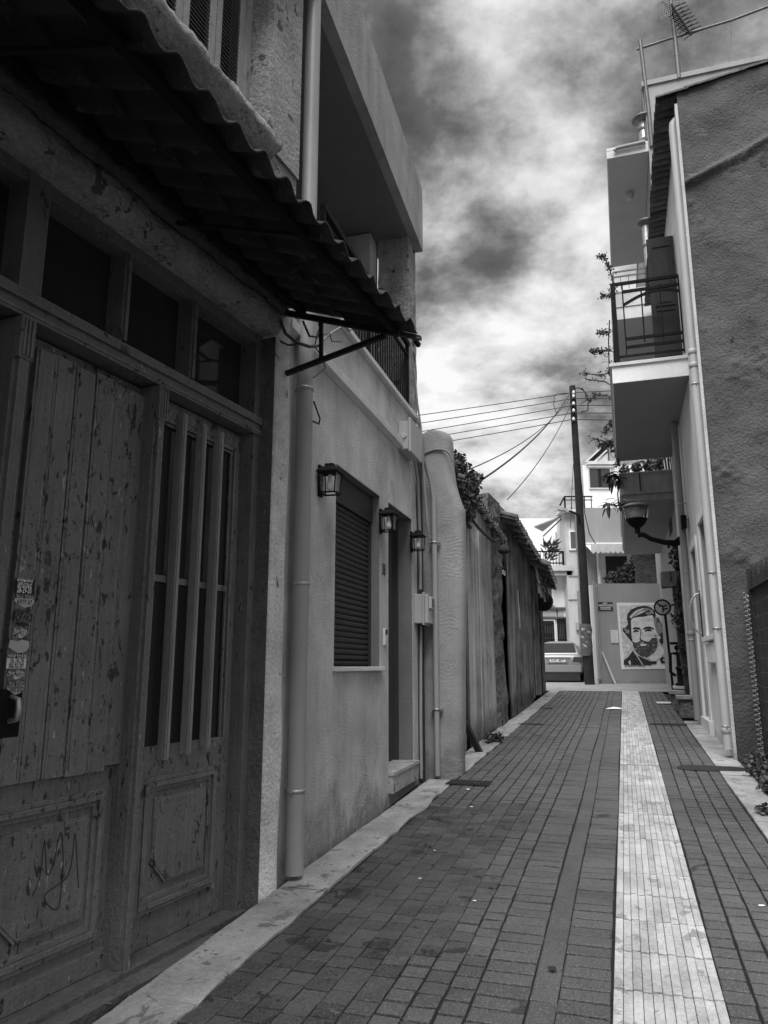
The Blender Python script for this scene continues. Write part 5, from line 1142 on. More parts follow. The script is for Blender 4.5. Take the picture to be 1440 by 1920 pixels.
# things standing by the right houses further up
def G(u, v): p = ground(u, v); a, b = R.loc(p); return a, b, p.z
a, b, z = G(1300, 1345); t = T('stone_bench', 'low marble topped block in front of the far downpipe', 'bench', R, (a, .15, z), 'low blocks by the right wall')
a += .35; b0 = .31; mb = MB(); mb.box(a-.25, a+.25, .03, b0-.04, z-.02, z+.30); t.part('base', mb, rubble)
mb = MB(); mb.box(a-.30, a+.30, .02, b0, z+.301, z+.36); t.part('top', mb, marble, bev=.006)
t2 = dup(t.e, R, R.wld(a+1.15, .20, z+.04), 'low marble topped block behind the first one, by the trunk', 'low blocks by the right wall')
a, b, z = G(1270, 1316); pb = (a, b, z)
t = T('concrete_plinth', 'grey concrete plinth carrying a dark iron standpipe', 'plinth', R, (a+.2, b-.2, z)); mb = MB(); mb.box(a, a+.55, b-.33, b, z-.05, z+.27); t.part('block', mb, plinthm)
mb = MB(); mb.box(a-.03, a+.58, b-.34, b+.04, z+.271, z+.33); t.part('slab', mb, trim, bev=.006)
cx, cy, cz = a+.30, b-.16, z+.33
t = T('standpipe', 'dark iron standpipe with side outlets on the concrete plinth', 'standpipe', R, (cx, cy, cz)); mb = MB(); mb.lathe([(.16, 0), (.16, .05), (.11, .07), (.11, .35), (.13, .36), (.13, .40), (.10, .42), (.09, .78), (.12, .80), (.12, .86), (.05, .90)], (cx, cy, cz), 16); t.part('barrel', mb, blackiron)
mb = MB(); mb.tube([(cx-.05, cy+.1, cz+.70), (cx-.1, cy+.22, cz+.70), (cx-.1, cy+.24, cz+.3), (cx-.08, cy+.14, cz+.22)], .035, 8); mb.tube([(cx, cy-.1, cz+.25), (cx, cy-.19, cz+.25)], .05, 8); mb.box(cx-.14, cx+.14, cy-.17, cy+.2, cz+.90, cz+.95); t.part('outlet', mb, blackiron)
# leaning trunk carrying a beam, overgrown
tr0 = (7.35, .1, gz(16.5)); s_ = tr0[0]
def Tp(u, v, ds=0): y, z = R.ats(s_+ds, u, v); return Vector((s_+ds, y, z))
t = T('leaning_post', 'leaning dark overgrown timber post with a heavy beam end', 'post', R, (s_, tr0[1], tr0[2])); mb = MB()
P = [Tp(1294, 1325), Tp(1292, 1270), Tp(1288, 1220), Tp(1284, 1160), Tp(1280, 1100), Tp(1279, 1085)]
mb.tube(P, [.07, .12, .16, .19, .20, .20], 10); mb.rough(.02, 4); t.part('trunk', mb, darkwood)
b0_, b1_ = Tp(1240, 1086), Tp(1290, 1083); mb = MB(); mb.hexa([b0_+Vector((-.15, 0, -.17)), b0_+Vector((.3, 0, -.17)), b0_+Vector((.3, 0, .14)), b0_+Vector((-.15, 0, .14))], [b1_+Vector((-.15, 0, -.17)), b1_+Vector((.3, 0, -.17)), b1_+Vector((.3, 0, .14)), b1_+Vector((-.15, 0, .14))]); t.part('beam', mb, greywood)
lv = MB(); rr_ = random.Random(12)
for (u, v, n_, sp_) in ((1284, 1110, 120, .22), (1290, 1150, 120, .2), (1288, 1180, 90, .2), (1275, 1060, 90, .16), (1268, 1030, 90, .18), (1270, 1045, 80, .2), (1285, 1130, 160, .25), (1282, 1095, 120, .2), (1272, 1160, 80, .2), (1290, 1215, 90, .18), (1292, 1250, 60, .15)):
    for i in range(n_): q_ = Tp(u, v, -.15)+rv(rr_)*sp_*rr_.random()**.5; leaf(lv, q_, rv(rr_), rv(rr_), .08, .05)
t.part('foliage', lv, leafm)
mb = MB(); P = [Tp(1294, 1255, .2), Tp(1295, 1275, .1), Tp(1302, 1290, .1), Tp(1305, 1300, .1)]; mb.tube(P, .03, 6); solo('hose', 'dark bent hose between the leaning post and the downpipe', 'hose', R, P[-1], mb, cablem)
# round road sign
p = ground(1262, 1293); a, b = S.loc(p); zb = p.z
t = T('road_sign', 'round dark rimmed no turning sign on a thin leaning post', 'road sign', S, (a, b, zb)); 
def Sg(u, v): y, z = S.ats(a, u, v); return Vector((a, y, z))
c_ = Sg(1242, 1139); rS = abs(Sg(1258.5, 1139).y-c_.y)
mb = MB(); mb.tube([Vector((a, b, zb)), Vector((a+.03, Sg(1248, 1160).y, c_.z-rS)), Vector((a+.03, c_.y, c_.z+rS*.6))], .03, 10); t.part('post', mb, blackiron)
def disc(mb, r0, x, m, r1=None, k=32):
    o_ = [(x, c_.y+r0*math.cos(2*PI*i/k), c_.z+r0*math.sin(2*PI*i/k)) for i in range(k)]
    if r1 is None: mb.ext(o_, (.012, 0, 0), m)
    else:
        for i in range(k): j_ = (i+1) % k; f = lambda r_, i_: (x, c_.y+r_*math.cos(2*PI*i_/k), c_.z+r_*math.sin(2*PI*i_/k)); mb.ext([f(r1, i), f(r0, i), f(r0, j_), f(r1, j_)], (.004, 0, 0), m)
mb = MB(); disc(mb, rS, a-.02, 0); disc(mb, rS, a-.024, 1, rS*.80)
Q = lambda x, y: (a-.0235, c_.y-x*rS, c_.z+y*rS)
for pts in ([(-.05, -.6), (.12, -.6), (.12, .05), (.5, .12), (.5, .28), (-.12, .22), (-.05, .0)], [(-.62, .45), (-.50, .56), (-.1, .22), (-.18, .08)], [(-.3, .0), (-.45, .38), (.0, .30)], [(.12, -.3), (.6, -.2), (.6, -.06), (.14, -.10)]): mb.ext([Q(*p_) for p_ in pts], (.003, 0, 0), 1)
t.part('face', mb, [mat('sign_face', .52, .15, 8, .1), ink])
# ================================================================ END OF THE STREET
def Ez(Y, u, v): return E.at(Y, u, v)
def epoly(mb, Y, pts, d, m=0): mb.xz([Ez(Y, *p) for p in pts], Y, Y+d, m)
def erect(mb, Y, u0, v0, u1, v1, d, m=0, y0=0): (xa, za), (xb, zb_) = Ez(Y, u0, v0), Ez(Y, u1, v1); mb.box(min(xa, xb), max(xa, xb), Y+y0, Y+y0+d, min(za, zb_), max(za, zb_), m); return (min(xa, xb), max(xa, xb), min(za, zb_), max(za, zb_))
YP = 24.5
pw = T('mural_wall', 'plain grey corner wall carrying the big painted portrait', 'wall', E, (8.2, YP, ZF)); mb = MB()
xL, zT = Ez(YP, 1116, 1094); xL2 = Ez(YP, 1131, 1250)[0]
mb.box(xL2-.05, 10.4, YP, YP+2.6, ZF-.1, zT); pw.part('wall', mb, posterwall)
mb = MB(); mb.box(xL2-.11, 10.3, YP-.05, YP-.001, ZF-.1, ZF+.10); pw.part('plinth', mb, plinthm)
mb = MB(); mb.box(xL2-.28, xL2-.051, YP+.03, YP+.5, ZF, zT-.05); pw.part('white_return', mb, white)
pipe('white downpipe on the corner of the mural wall', E, xL2-.14, YP-.03, ZF+.1, zT+.05, .055, pipem, [ZF+1.2, ZF+2.4], joints=(ZF+.12,), group='downpipes on the house fronts')
# painted portrait
PF = lambda x, y: (1100+x/8, 1080+y/8)
def paint(mb, pts, k, m):
    P = [Ez(YP, *PF(x, y)) for x, y in pts]; mb.xz(P, YP-.012-.0012*k, YP-.011-.0012*k, m)
pm = [mat('mural_white', .66, .06, 3, .05), mat('mural_wash', .46, .35, 7, .25, 30, .1), mat('mural_black', .025, .4, 10, .2), mat('mural_skin', .60, .14, 9, .08, 30, .1, chips=[(.36, 7, .62, None)]), mat('mural_grey', .20, .5, 12, .3, 40, .1, chips=[(.05, 14, .56, (1, 1, .4)), (.5, 18, .64, None)]), mat('mural_beard', .06, .5, 14, .3, 40, .1, chips=[(.35, 13, .60, None)]), mat('mural_pale', .5, .15, 10, .1)]
po = T('painted_portrait', 'large painted portrait of a bearded man in a coat on the grey wall', 'mural', E, (8.5, YP-.01, Ez(YP, 1170, 1250)[1]))
mb = MB(); paint(mb, [(447, 400), (1215, 400), (1312, 1392), (520, 1400)], 0, 0); po.part('paper', mb, pm)
mb = MB()
paint(mb, [(480, 450), (700, 440), (1000, 432), (1170, 450), (1235, 900), (1250, 1270), (1130, 1200), (900, 1330), (560, 1270), (520, 900)], 1, 1)
paint(mb, [(600, 650), (610, 570), (660, 505), (760, 462), (870, 445), (960, 470), (1020, 520), (1035, 600), (1010, 650), (1035, 720), (1100, 755), (1165, 830), (1185, 920), (1130, 1040), (1095, 1000), (1040, 700), (680, 700), (690, 960), (690, 1010), (640, 950), (585, 880), (540, 830), (540, 785), (585, 772), (620, 720)], 2, 2)
paint(mb, [(663, 665), (700, 628), (780, 615), (860, 612), (930, 592), (985, 590), (1003, 640), (1012, 740), (1035, 830), (1075, 930), (1060, 1030), (1000, 1100), (880, 1190), (770, 1160), (700, 1050), (672, 900)], 3, 3)
for pts in ([(1012, 610), (1075, 625), (1120, 710), (1140, 790), (1130, 850), (1090, 880), (1050, 850), (1030, 780), (1008, 700)], [(555, 790), (600, 790), (650, 830), (630, 870), (590, 850)], [(690, 560), (760, 500), (880, 480), (950, 510), (830, 545), (720, 600)], [(870, 560), (960, 530), (1000, 560), (920, 585)]): paint(mb, pts, 4, 4)
for pts in ([(640, 610), (720, 530), (840, 480), (850, 490), (730, 560), (665, 640)], [(880, 470), (980, 520), (1010, 570), (960, 520)], [(700, 610), (790, 540), (880, 520), (880, 530), (800, 570)]): paint(mb, pts, 5, 6)
for pts in ([(1110, 720), (1170, 790), (1165, 800), (1105, 740)], [(1060, 900), (1110, 930), (1140, 880), (1150, 930), (1100, 960), (1060, 930)]): paint(mb, pts, 6, 2)
paint(mb, [(1040, 900), (1090, 890), (1110, 930), (1085, 955), (1050, 940)], 7, 6)
paint(mb, [(690, 985), (740, 1000), (790, 975), (830, 962), (870, 975), (930, 985), (985, 925), (1050, 930), (1065, 1000), (1050, 1080), (1010, 1150), (900, 1225), (800, 1200), (725, 1120), (690, 1050)], 7, 5)
paint(mb, [(790, 1028), (840, 1018), (905, 1022), (880, 1046), (820, 1050)], 8, 0); paint(mb, [(820, 1000), (840, 985), (850, 1010), (830, 1014)], 8, 6)
for pts in ([(688, 782), (715, 768), (780, 770), (802, 792), (800, 808), (720, 796), (692, 806)], [(838, 792), (885, 762), (950, 758), (1000, 785), (1010, 805), (920, 786), (850, 806)], [(690, 838), (712, 812), (745, 806), (782, 830), (770, 842), (740, 825), (705, 848), (690, 850)], [(862, 826), (895, 800), (935, 790), (975, 818), (960, 832), (925, 812), (880, 838)],
            [(722, 826), (738, 814), (752, 828), (738, 842)], [(908, 812), (925, 802), (940, 818), (924, 832)], [(796, 800), (806, 830), (798, 900), (788, 945), (808, 975), (840, 960), (812, 950), (804, 920), (818, 850), (812, 805)]): paint(mb, pts, 8, 2)
for pts in ([(675, 880), (720, 900), (750, 960), (700, 985), (680, 950)], [(870, 870), (950, 860), (1000, 880), (960, 920), (890, 900)], [(690, 660), (760, 680), (770, 730), (700, 740)], [(1000, 830), (1040, 860), (1050, 920), (1005, 900)], [(820, 840), (850, 850), (860, 920), (840, 930)], [(800, 640), (900, 625), (985, 640), (990, 690), (900, 670), (820, 680)], [(700, 860), (760, 850), (780, 870), (730, 885)], [(1015, 880), (1060, 900), (1050, 1000), (1000, 930)], [(780, 1080), (840, 1090), (860, 1150), (800, 1130)], [(900, 1070), (960, 1050), (980, 1090), (920, 1120)]): paint(mb, pts, 6, 6)
paint(mb, [(925, 1225), (1000, 1170), (1060, 1090), (1085, 1030), (1145, 1085), (1168, 1140), (1110, 1225), (1030, 1275), (975, 1270)], 9, 3)
for pts in ([(693, 1112), (720, 1160), (835, 1338), (553, 1332), (553, 1262), (620, 1215)], [(745, 1185), (800, 1210), (900, 1255), (960, 1280), (1050, 1282), (1040, 1320), (985, 1322), (950, 1340), (850, 1335)], [(1128, 1205), (1250, 1280), (1255, 1310), (1112, 1312), (1092, 1240)]): paint(mb, pts, 10, 2)
for pts in ([(700, 1120), (755, 1190), (845, 1338), (832, 1338), (740, 1190), (695, 1130)], [(1135, 1240), (1170, 1260), (1230, 1290), (1150, 1275)], [(620, 1290), (650, 1260), (660, 1330), (640, 1330)]): paint(mb, pts, 11, 6)
po.part('painting', mb, pm)
mb = MB(); x0_, z0_ = Ez(YP, *PF(720, 1353)); text(mb, 'ΣΑΜΟΥΗΛ ΧΑΟΥΣ', .075, lambda x, z: (x0_+x, YP-.027, z0_+z), 0, bold=.002); po.part('caption', mb, ink)
mb = MB(); x0, x1, z0, z1 = erect(mb, YP, 1121, 1129, 1149, 1144.5, .02, 0, -.022); c0_ = (x0+x1)/2
for s__, zz_, sz in (('ΟΔΟΣ', .84, .05), ('ΣΑΜΟΥΗΛ ΧΑΟΥΣ', .58, .085),): text(mb, s__, sz, lambda x, z: (c0_+x, YP-.0245, lin(z0, z1, zz_)+z), 1, sx=min(1, (x1-x0)*.9/(sz*.62*len(s__))), bold=.002)
for zz_ in (.32, .15): mb.box(c0_-.17, c0_+.17, YP-.0245, YP-.0225, lin(z0, z1, zz_)-.008, lin(z0, z1, zz_)+.008, 1)
solo('street_name_plate', 'dark street name plate with white lettering on the grey wall', 'sign', E, (c0_, YP, z0), mb, [mat('plate_dark', .035, .1, 5, .05), inkw])
mb = MB(); x0, x1, z0, z1 = erect(mb, YP, 1144, 1181, 1160, 1206, .02, 0, -.022)
mb.box(x0+.012, x1-.012, YP-.0245, YP-.0225, z0+.02, z1-.012, 1)
for k in range(9): zz_ = lin(z1-.05, z0+.05, k/8); mb.box(x0+.035, x1-.035-.03*(k % 3), YP-.0262, YP-.0247, zz_-.006, zz_+.006, 2)
solo('notice', 'small framed white notice left of the painted portrait', 'notice', E, (x0, YP, z0), mb, [boxm, trim, boxm])
mb = MB(); a_, b_ = Ez(YP-.1, 1130, 1222), Ez(YP-.35, 1154, 1281); mb.bar((a_[0], YP-.04, a_[1]), (b_[0], YP-.35, ZF+.01), .055, .03); solo('leaning_stick', 'pale wooden stick leaning on the grey wall under the notice', 'stick', E, (b_[0], YP-.35, ZF), mb, mat('pale_wood', .5, .15, 5, .1, strokes=.15))
# ---------------- buildings beyond
def window(t, Y, u0, v0, u1, v1, fm, pm_, bars=0, fw=.06):
    mb = MB(); x0, x1, z0, z1 = erect(MB(), Y, u0, v0, u1, v1, .1); mb.box(x0-fw, x1+fw, Y-.06, Y-.002, z0-fw, z0); mb.box(x0-fw, x1+fw, Y-.06, Y-.002, z1, z1+fw); mb.box(x0-fw, x0, Y-.06, Y-.002, z0+.0005, z1-.0005); mb.box(x1, x1+fw, Y-.06, Y-.002, z0+.0005, z1-.0005)
    f = t.part('window', mb, fm); mb = MB(); mb.box(x0, x1, Y-.03, Y-.003, z0, z1); t.part('pane', mb, pm_, f)
    if bars:
        mb = MB()
        for k in range(bars): xx = lin(x0, x1, (k+.5)/bars); mb.box(xx-.014, xx+.014, Y-.11, Y-.085, z0, z1)
        for z in (z0+.15, z1-.1): mb.box(x0, x1, Y-.084, Y-.065, z-.015, z+.015)
        t.part('grille', mb, blackiron, f)
    return f
YG = 29.5                                    # grey house behind the mural wall
t = T('grey_house', 'grey house with a scalloped canopy over its dark door, above the mural wall', 'house', E, (9, YG, ZF)); mb = MB()
a_ = Ez(YG, 1093, 952); b_ = Ez(YG, 1190, 1019); mb.box(Ez(YG, 1096, 1000)[0], 13, YG, YG+5, b_[1], a_[1]); mb.box(Ez(YG, 1101, 1060)[0], 13, YG+.9, YG+5, ZF-.1, b_[1]-.001); t.part('wall', mb, greywall)
mb = MB(); erect(mb, YG, 1095, 1018, 1182, 1021, 1.0, 0, -.08); t.part('slab_edge', mb, white)
mb = MB(); x0, x1 = Ez(YG+.88, 1135, 1060)[0], Ez(YG+.88, 1176, 1060)[0]; zt_ = Ez(YG+.88, 1140, 1043)[1]; mb.box(x0, x1, YG+.86, YG+.899, ZF+1, zt_)
for k in range(2):
    for j_ in range(2): xx = lin(x0, x1, .08+.46*k); mb.box(xx, xx+(x1-x0)*.36, YG+.84, YG+.859, zt_-1.3+j_*.62, zt_-.75+j_*.62)
d_ = t.part('door', mb, mat('door_far', .03, .2, 5, .1))
mb = MB(); mb.box(x0-.28, x0-.001, YG+.83, YG+.899, ZF+1, zt_+.0); mb.box(x1+.001, x1+.18, YG+.83, YG+.899, ZF+1, zt_); mb.box(x0-.28, x1+.18, YG+.83, YG+.899, zt_+.001, zt_+.16); t.part('door_surround', mb, trim)
mb = MB(); xx = Ez(YG-.05, 1123, 1050)[0]; mb.tube([(xx, YG-.0, ZF), (xx, YG, b_[1])], .07, 12); t.part('pillar', mb, palewall)
mb = MB(); x0, z1 = Ez(YG-.4, 1103, 1022); x1, z0 = Ez(YG-.4, 1186, 1036); n_ = 9; pts = [(x0, z1), (x0+.02, z0)]
zz0_ = Ez(YG-.4, 1103, 1040)[1]
for k in range(n_):
    for j_ in range(6): xx = lin(x0, x1, (k+j_/6)/n_); pts.append((xx, z0-abs(math.sin(PI*j_/6))*(z0-zz0_)))
pts += [(x1, z0), (x1, z1)]
cn = T('canopy', 'pale scalloped canopy over the door of the grey house', 'canopy', E, (x0, YG-.4, z1)); mb2 = MB(); mb2.xz(pts, YG-.72, YG-.70); cn.part('valance', mb2, palewall)
mb2 = MB(); mb2.hexa([(x0, YG-.70, z0+.02), (x1, YG-.70, z0+.02), (x1, YG-.70, z0+.05), (x0, YG-.70, z0+.05)], [(x0, YG-.02, z1+.05), (x1, YG-.02, z1+.05), (x1, YG-.02, z1+.08), (x0, YG-.02, z1+.08)]); cn.part('cloth', mb2, white)
pz = [(Ez(27.2, u, v)) for u, v in ((1145, 1086), (1155, 1080), (1165, 1072), (1172, 1082), (1182, 1068), (1186, 1056), (1160, 1088), (1180, 1086), (1194, 1080))]
bush('dark rounded shrub growing behind the mural wall below the door', E, (pz[2][0], 27.2, zT-.5), [(Vector((x, 27.2, z-.05)), .28, .25, .26) for x, z in pz], 2200, .10, .07, 41, 'shrub', 'shrub')
t = T('eroded_wall', 'eroded dark masonry wall rising behind the mural wall', 'wall', E, Vector((10, 26.8, ZF))); mb = MB(); NX, NZ = 26, 22; vs = []
c4 = [Ez(26.8, 1191, 1092), Ez(26.8, 1280, 1092), Ez(26.8, 1278, 1030), Ez(26.8, 1187, 1030)]
for i in range(NX+1):
    for k in range(NZ+1):
        tx, tz = i/NX, k/NZ; x = lin(lin(c4[0][0], c4[1][0], tx), lin(c4[3][0], c4[2][0], tx), tz); z = lin(lin(c4[0][1]-2.5, c4[1][1]-2.5, tx), lin(c4[3][1], c4[2][1], tx), tz)
        q_ = mnoise.noise_vector(Vector((x*2.2, z*5, 3)))*.05+mnoise.noise_vector(Vector((x*6, z*14, 3)))*.025; e_ = 1
        vs.append((x+q_.x*e_, 26.8+q_.y*1.2-(.08 if tz > .93 else 0), z+q_.z))
mb.add(vs, [(i*(NZ+1)+k, (i+1)*(NZ+1)+k, (i+1)*(NZ+1)+k+1, i*(NZ+1)+k+1) for i in range(NX) for k in range(NZ)], 0, True); mb.box(c4[0][0]+.1, c4[1][0]+2, 26.9, 27.3, ZF, c4[3][1]-.1)
t.part('masonry', mb, mat('dark_masonry', .075, .4, 5, .3, 30, .8, 20, .95, lump=1.5, bdist=.03, chips=[(.03, 5, .6, (.5, 1, 2.5))]))
mb = MB(); erect(mb, 26.8, 1189, 1027, 1258, 1034, .4, 0, -.10); t.part('coping', mb.rough(.03, 3), oldplaster)
YU = 33.0                                    # roof house
t = T('roof_house', 'white upper house with dark shuttered window and slanting roof beams', 'house', E, (9.5, YU, ZF)); mb = MB(); xU, zU = Ez(YU, 1092, 872); mb.xy([(xU, YU), (xU+3.2, YU), (xU+3.2, YU+5), (xU+5*xU/YU, YU+5)], ZF, zU); t.part('wall', mb, white)
mb = MB(); erect(mb, YU, 1099, 866, 1152, 872, .3, 0, -.15); erect(mb, YU, 1101, 873, 1149, 877, .16, 0, -.10); t.part('cornice', mb, trim)
f = window(t, YU, 1104, 879, 1145, 915, trim, dark, 0, .05)
for u0, u1 in ((1104.5, 1122), (1126, 1144)):
    mb = MB(); x0, x1, z0, z1 = erect(mb, YU, u0, 880, u1, 914, .02, 0, -.055)
    for k in range(6): xx = lin(x0, x1, (k+.5)/6); mb.box(xx-.012, xx+.012, YU-.066, YU-.056, z0+.03, z1-.03)
    t.part('shutter', mb, mat('shutter_far', .06, .1, 4, .1), f)
mb = MB(); epoly(mb, YU-.05, [(1100, 866), (1129, 838), (1138, 836), (1140, 848), (1114, 866)], .1, 0); epoly(mb, YU-.09, [(1113, 865), (1137, 843), (1139, 845), (1118, 865)], .05, 1); epoly(mb, YU-.1, [(1096, 866), (1128, 836), (1131, 838), (1101, 866)], .06, 1); epoly(mb, YU-.03, [(1118, 866), (1139, 848), (1139, 866)], .06, 1); t.part('roof_beam', mb, [dark, trim])
mb = MB(); xx, z0_ = Ez(YU, 1142, 866); mb.tube([(xx, YU, z0_), (xx, YU, z0_+.7)], .02, 6); erect(mb, YU, 1144, 845, 1162, 849, .2, 0, -.2); t.part('roof_light', mb, blackiron)
YM = 31.0                                    # narrow pale house
t = T('narrow_house', 'narrow pale house with one small window behind the utility pole', 'house', E, (7.7, YM, ZF)); mb = MB(); xa, xb = Ez(YM, 1064, 1100)[0], Ez(YM, 1100, 1100)[0]; zT2 = Ez(YM, 1070, 963)[1]; mb.box(xa, xb+.4, YM, YM+5, ZF-.1, zT2); t.part('wall', mb, palewall)
window(t, YM, 1068.5, 998, 1083, 1029, white, mat('pane_grey', .12, .1), 0, .07)
for v in (1080, 1124): mb = MB(); erect(mb, YM, 1066, v-1, 1096, v+1, .03, 0, -.03); t.part('string_course', mb, greywall)
mb = MB(); erect(mb, YM, 1079, 1167, 1087, 1181, .15, 0, -.16); t.part('meter_box', mb, boxm)
mb = MB(); xx, zz_ = Ez(YM-.3, 1040, 934); x1 = Ez(YM, 1108, 931)[0]; z2_ = Ez(YM, 1050, 956)[1]
xr0 = Ez(YM, 1057, 945)[0]; zr1 = Ez(YM, 1057, 933)[1]; zr0 = Ez(YM, 1057, 957)[1]
for z in (zr1, zr0): mb.bar((xr0, YM-.2, z), (x1, YM-.2, z), .05, .05)
for z in (zr1-.15,): mb.bar((xr0, YM-.2, z), (x1, YM-.2, z), .035, .035)
k = xr0
while k < x1: mb.bar((k, YM-.2, zr0), (k, YM-.2, zr1), .03, .03); k += .28
mb.bar((xr0, YM-.2, zr1), (Ez(YM, 1040, 955)[0], YM-.9, zr0), .05, .05); mb.bar((xr0, YM-.2, zr0), (xr0, YM-.2, zr1), .06, .06); t.part('terrace_railing', mb, blackiron)
mb = MB(); erect(mb, YM, 1048, 957, 1100, 962, 1.0, 0, -.3); t.part('terrace_slab', mb, palewall)
YW = 31.6                                    # white house with balcony
t = T('white_house', 'white house behind the car with barred shop window and corner balcony', 'house', E, (6, YW, ZF)); mb = MB(); x1 = Ez(YW, 1066, 1100)[0]
zf1 = Ez(YW, 1050, 1064)[1]; mb.box(x1-7, x1, YW, YW+4, ZF-.1, zf1); mb.box(x1-7, x1-.05, YW+.8, YW+4, zf1, Ez(YW, 1040, 965)[1]); t.part('wall', mb, white)
window(t, YW, 1012, 1091, 1035, 1131, white, mat('pane_grey', .12), 0, .10)
mb = MB(); erect(mb, YW, 1000, 1139, 1067, 1142, .2, 0, -.12); erect(mb, YW, 1000, 1157, 1065, 1160, .2, 0, -.10); t.part('fascia', mb, mat('fascia_dark', .10))
mb = MB(); erect(mb, YW, 1005, 1143, 1042, 1156, .02, 0, -.022); erect(mb, YW, 1046, 1143, 1057, 1156, .02, 0, -.022); erect(mb, YW, 1043, 1142, 1045.5, 1157, .03, 1, -.035); t.part('fanlight', mb, [boxm, dark])
f = window(t, YW, 1008, 1164, 1040, 1206, white, mat('shop_glass', .06, .3, 3), 7, .05)
mb = MB(); x0_, z0_ = Ez(YW-.03, 1024, 1190); text(mb, 'rine', .34, lambda x, z: (x0_+x, YW-.036, z0_+z), 0, bold=.006); t.part('lettering', mb, ink, f)
window(t, YW, 1046, 1161, 1061, 1206, dark, curtain, 4, .05)
bz0, bz1 = Ez(YW, 1050, 1079)[1], zf1
mb = MB(); xb0 = Ez(YW-.6, 1030, 1070)[0]; mb.box(xb0-3, x1+.05, YW-.7, YW-.001, bz0+.12, bz1); mb.box(xb0-3, x1+.02, YW-.6, YW-.001, bz0-.06, bz0+.119); t.part('balcony', mb, palewall)
rl = MB(); zt_ = Ez(YW-.65, 1050, 1034)[1]; xe = Ez(YW-.65, 1056, 1040)[0]
for z in (zt_, bz1+.1): rl.bar((xb0-2, YW-.65, z), (xe, YW-.65, z), .05, .05)
x = xb0-1
while x < xe: rl.bar((x, YW-.65, bz1), (x, YW-.65, zt_), .022, .022); x += .13
rl.bar((xe, YW-.65, bz1), (xe, YW-.65, zt_), .06, .06); rl.bar((xe, YW-.65, zt_), (xe, YW, zt_), .05, .05); t.part('railing', rl, blackiron)
mb = MB(); erect(mb, YW+.79, 1041, 998, 1052, 1034, .03, 0, -.03); t.part('balcony_door', mb, boxm)
pipe('tall white downpipe on the corner of the white house', E, x1+.06, YW-.1, ZF, Ez(YW, 1060, 962)[1], .06, white, [], group='downpipes on the house fronts')
aw2 = T('cloth_awning', 'pale cloth awning stretched above the far balcony', 'awning', E, (6.5, YW, Ez(YW, 1020, 985)[1])); q_ = [Ez(YW-1.0, 998, 992), Ez(YW-.9, 1040, 974), Ez(YW, 1053, 968), Ez(YW, 1014, 1000)]
mb = MB(); mb.hexa([(q_[0][0], YW-1.4, q_[0][1]), (q_[1][0], YW-.9, q_[1][1]), (q_[2][0], YW+.2, q_[2][1]), (q_[3][0], YW-.4, q_[3][1])], [(q_[0][0], YW-1.4, q_[0][1]+.05), (q_[1][0], YW-.9, q_[1][1]+.05), (q_[2][0], YW+.2, q_[2][1]+.05), (q_[3][0], YW-.4, q_[3][1]+.05)]); aw2.part('cloth', mb, mat('cloth', .45, .1))
mb = MB(); mb.bar((q_[2][0], YW, q_[2][1]-.1), (q_[3][0], YW-.4, q_[3][1]-.2), .05, .05); aw2.part('arm', mb, boxm)
r = random.Random(6); t = T('succulent_bush', 'spiky succulent in the pot on the far white balcony', 'plant', E, (Ez(YW, 1032, 1060)[0], YW-.5, bz1)); mb = MB()
for i in range(70): c_ = Vector((Ez(YW-.5, r.uniform(1022, 1040), 1040)[0], YW-.5+r.uniform(-.2, .2), bz1+r.uniform(.2, .9))); leaf(mb, c_, (r.uniform(-.5, .9), r.uniform(-.5, .5), r.uniform(.2, 1)), (0, 1, 0), r.uniform(.25, .5), .06)
t.part('leaves', mb, leafm)
# ---------------- utility pole, its lamp and the wires
YQ = 23.9; pb = Ez(YQ, 1106, 1283); pt_ = Ez(YQ, 1073, 724); px_ = pb[0]
t = T('utility_pole', 'tall dark wooden utility pole before the mural wall', 'utility pole', E, (px_, YQ, ZF)); mb = MB(); xt = pt_[0]; mb.tube([(lin(px_, xt, k/8), YQ, lin(ZF-.1, pt_[1], k/8)) for k in range(9)], [lin(.155, .10, k/8) for k in range(9)], 14); t.part('shaft', mb, polem)
for v in (736, 743, 757, 770, 786): x, z = Ez(YQ-.12, 1075, v); mb = MB(); mb.lathe([(.03, -.06), (.05, -.04), (.05, .0), (.035, .01), (.045, .03), (.02, .06)], (x, YQ-.15, z), 10); t.part('insulator', mb, porcelain)
mb = MB(); z = Ez(YQ, 1100, 1200)[1]; mb.lathe([(.175, z-.5), (.19, z-.2), (.18, z+.1), (.19, z+.3), (.165, z+.5)], (lin(px_, xt, .15)-.03, YQ, 0), 12); mb.rough(.03, 6); t.part('pasted_bills', mb, mat('bills', .10, .5, 12, .3, 40, .5, chips=[(.5, 8, .60, None)]))
mb = MB(); x0, z0 = Ez(YQ, 1101, 1210); mb.tube([(x0-.08, YQ+.05, ZF), (x0-.13, YQ+.05, z0)], .04, 8); t.part('cable_guard', mb, blackiron)
t = T('pole_lamp', 'flat street lamp head on a short arm from the utility pole', 'street lamp', E, (px_-.1, YQ-.1, Ez(YQ, 1085, 972)[1])); mb = MB(); mb.tube([(Ez(YQ, 1086, 985)[0], YQ-.1, Ez(YQ, 1086, 985)[1]), (Ez(YQ, 1083, 968)[0], YQ-.15, Ez(YQ, 1083, 968)[1]), (Ez(YQ, 1070, 962)[0], YQ-.2, Ez(YQ, 1070, 962)[1]), (Ez(YQ, 1060, 960)[0], YQ-.25, Ez(YQ, 1060, 960)[1])], .03, 8); t.part('arm', mb, blackiron)
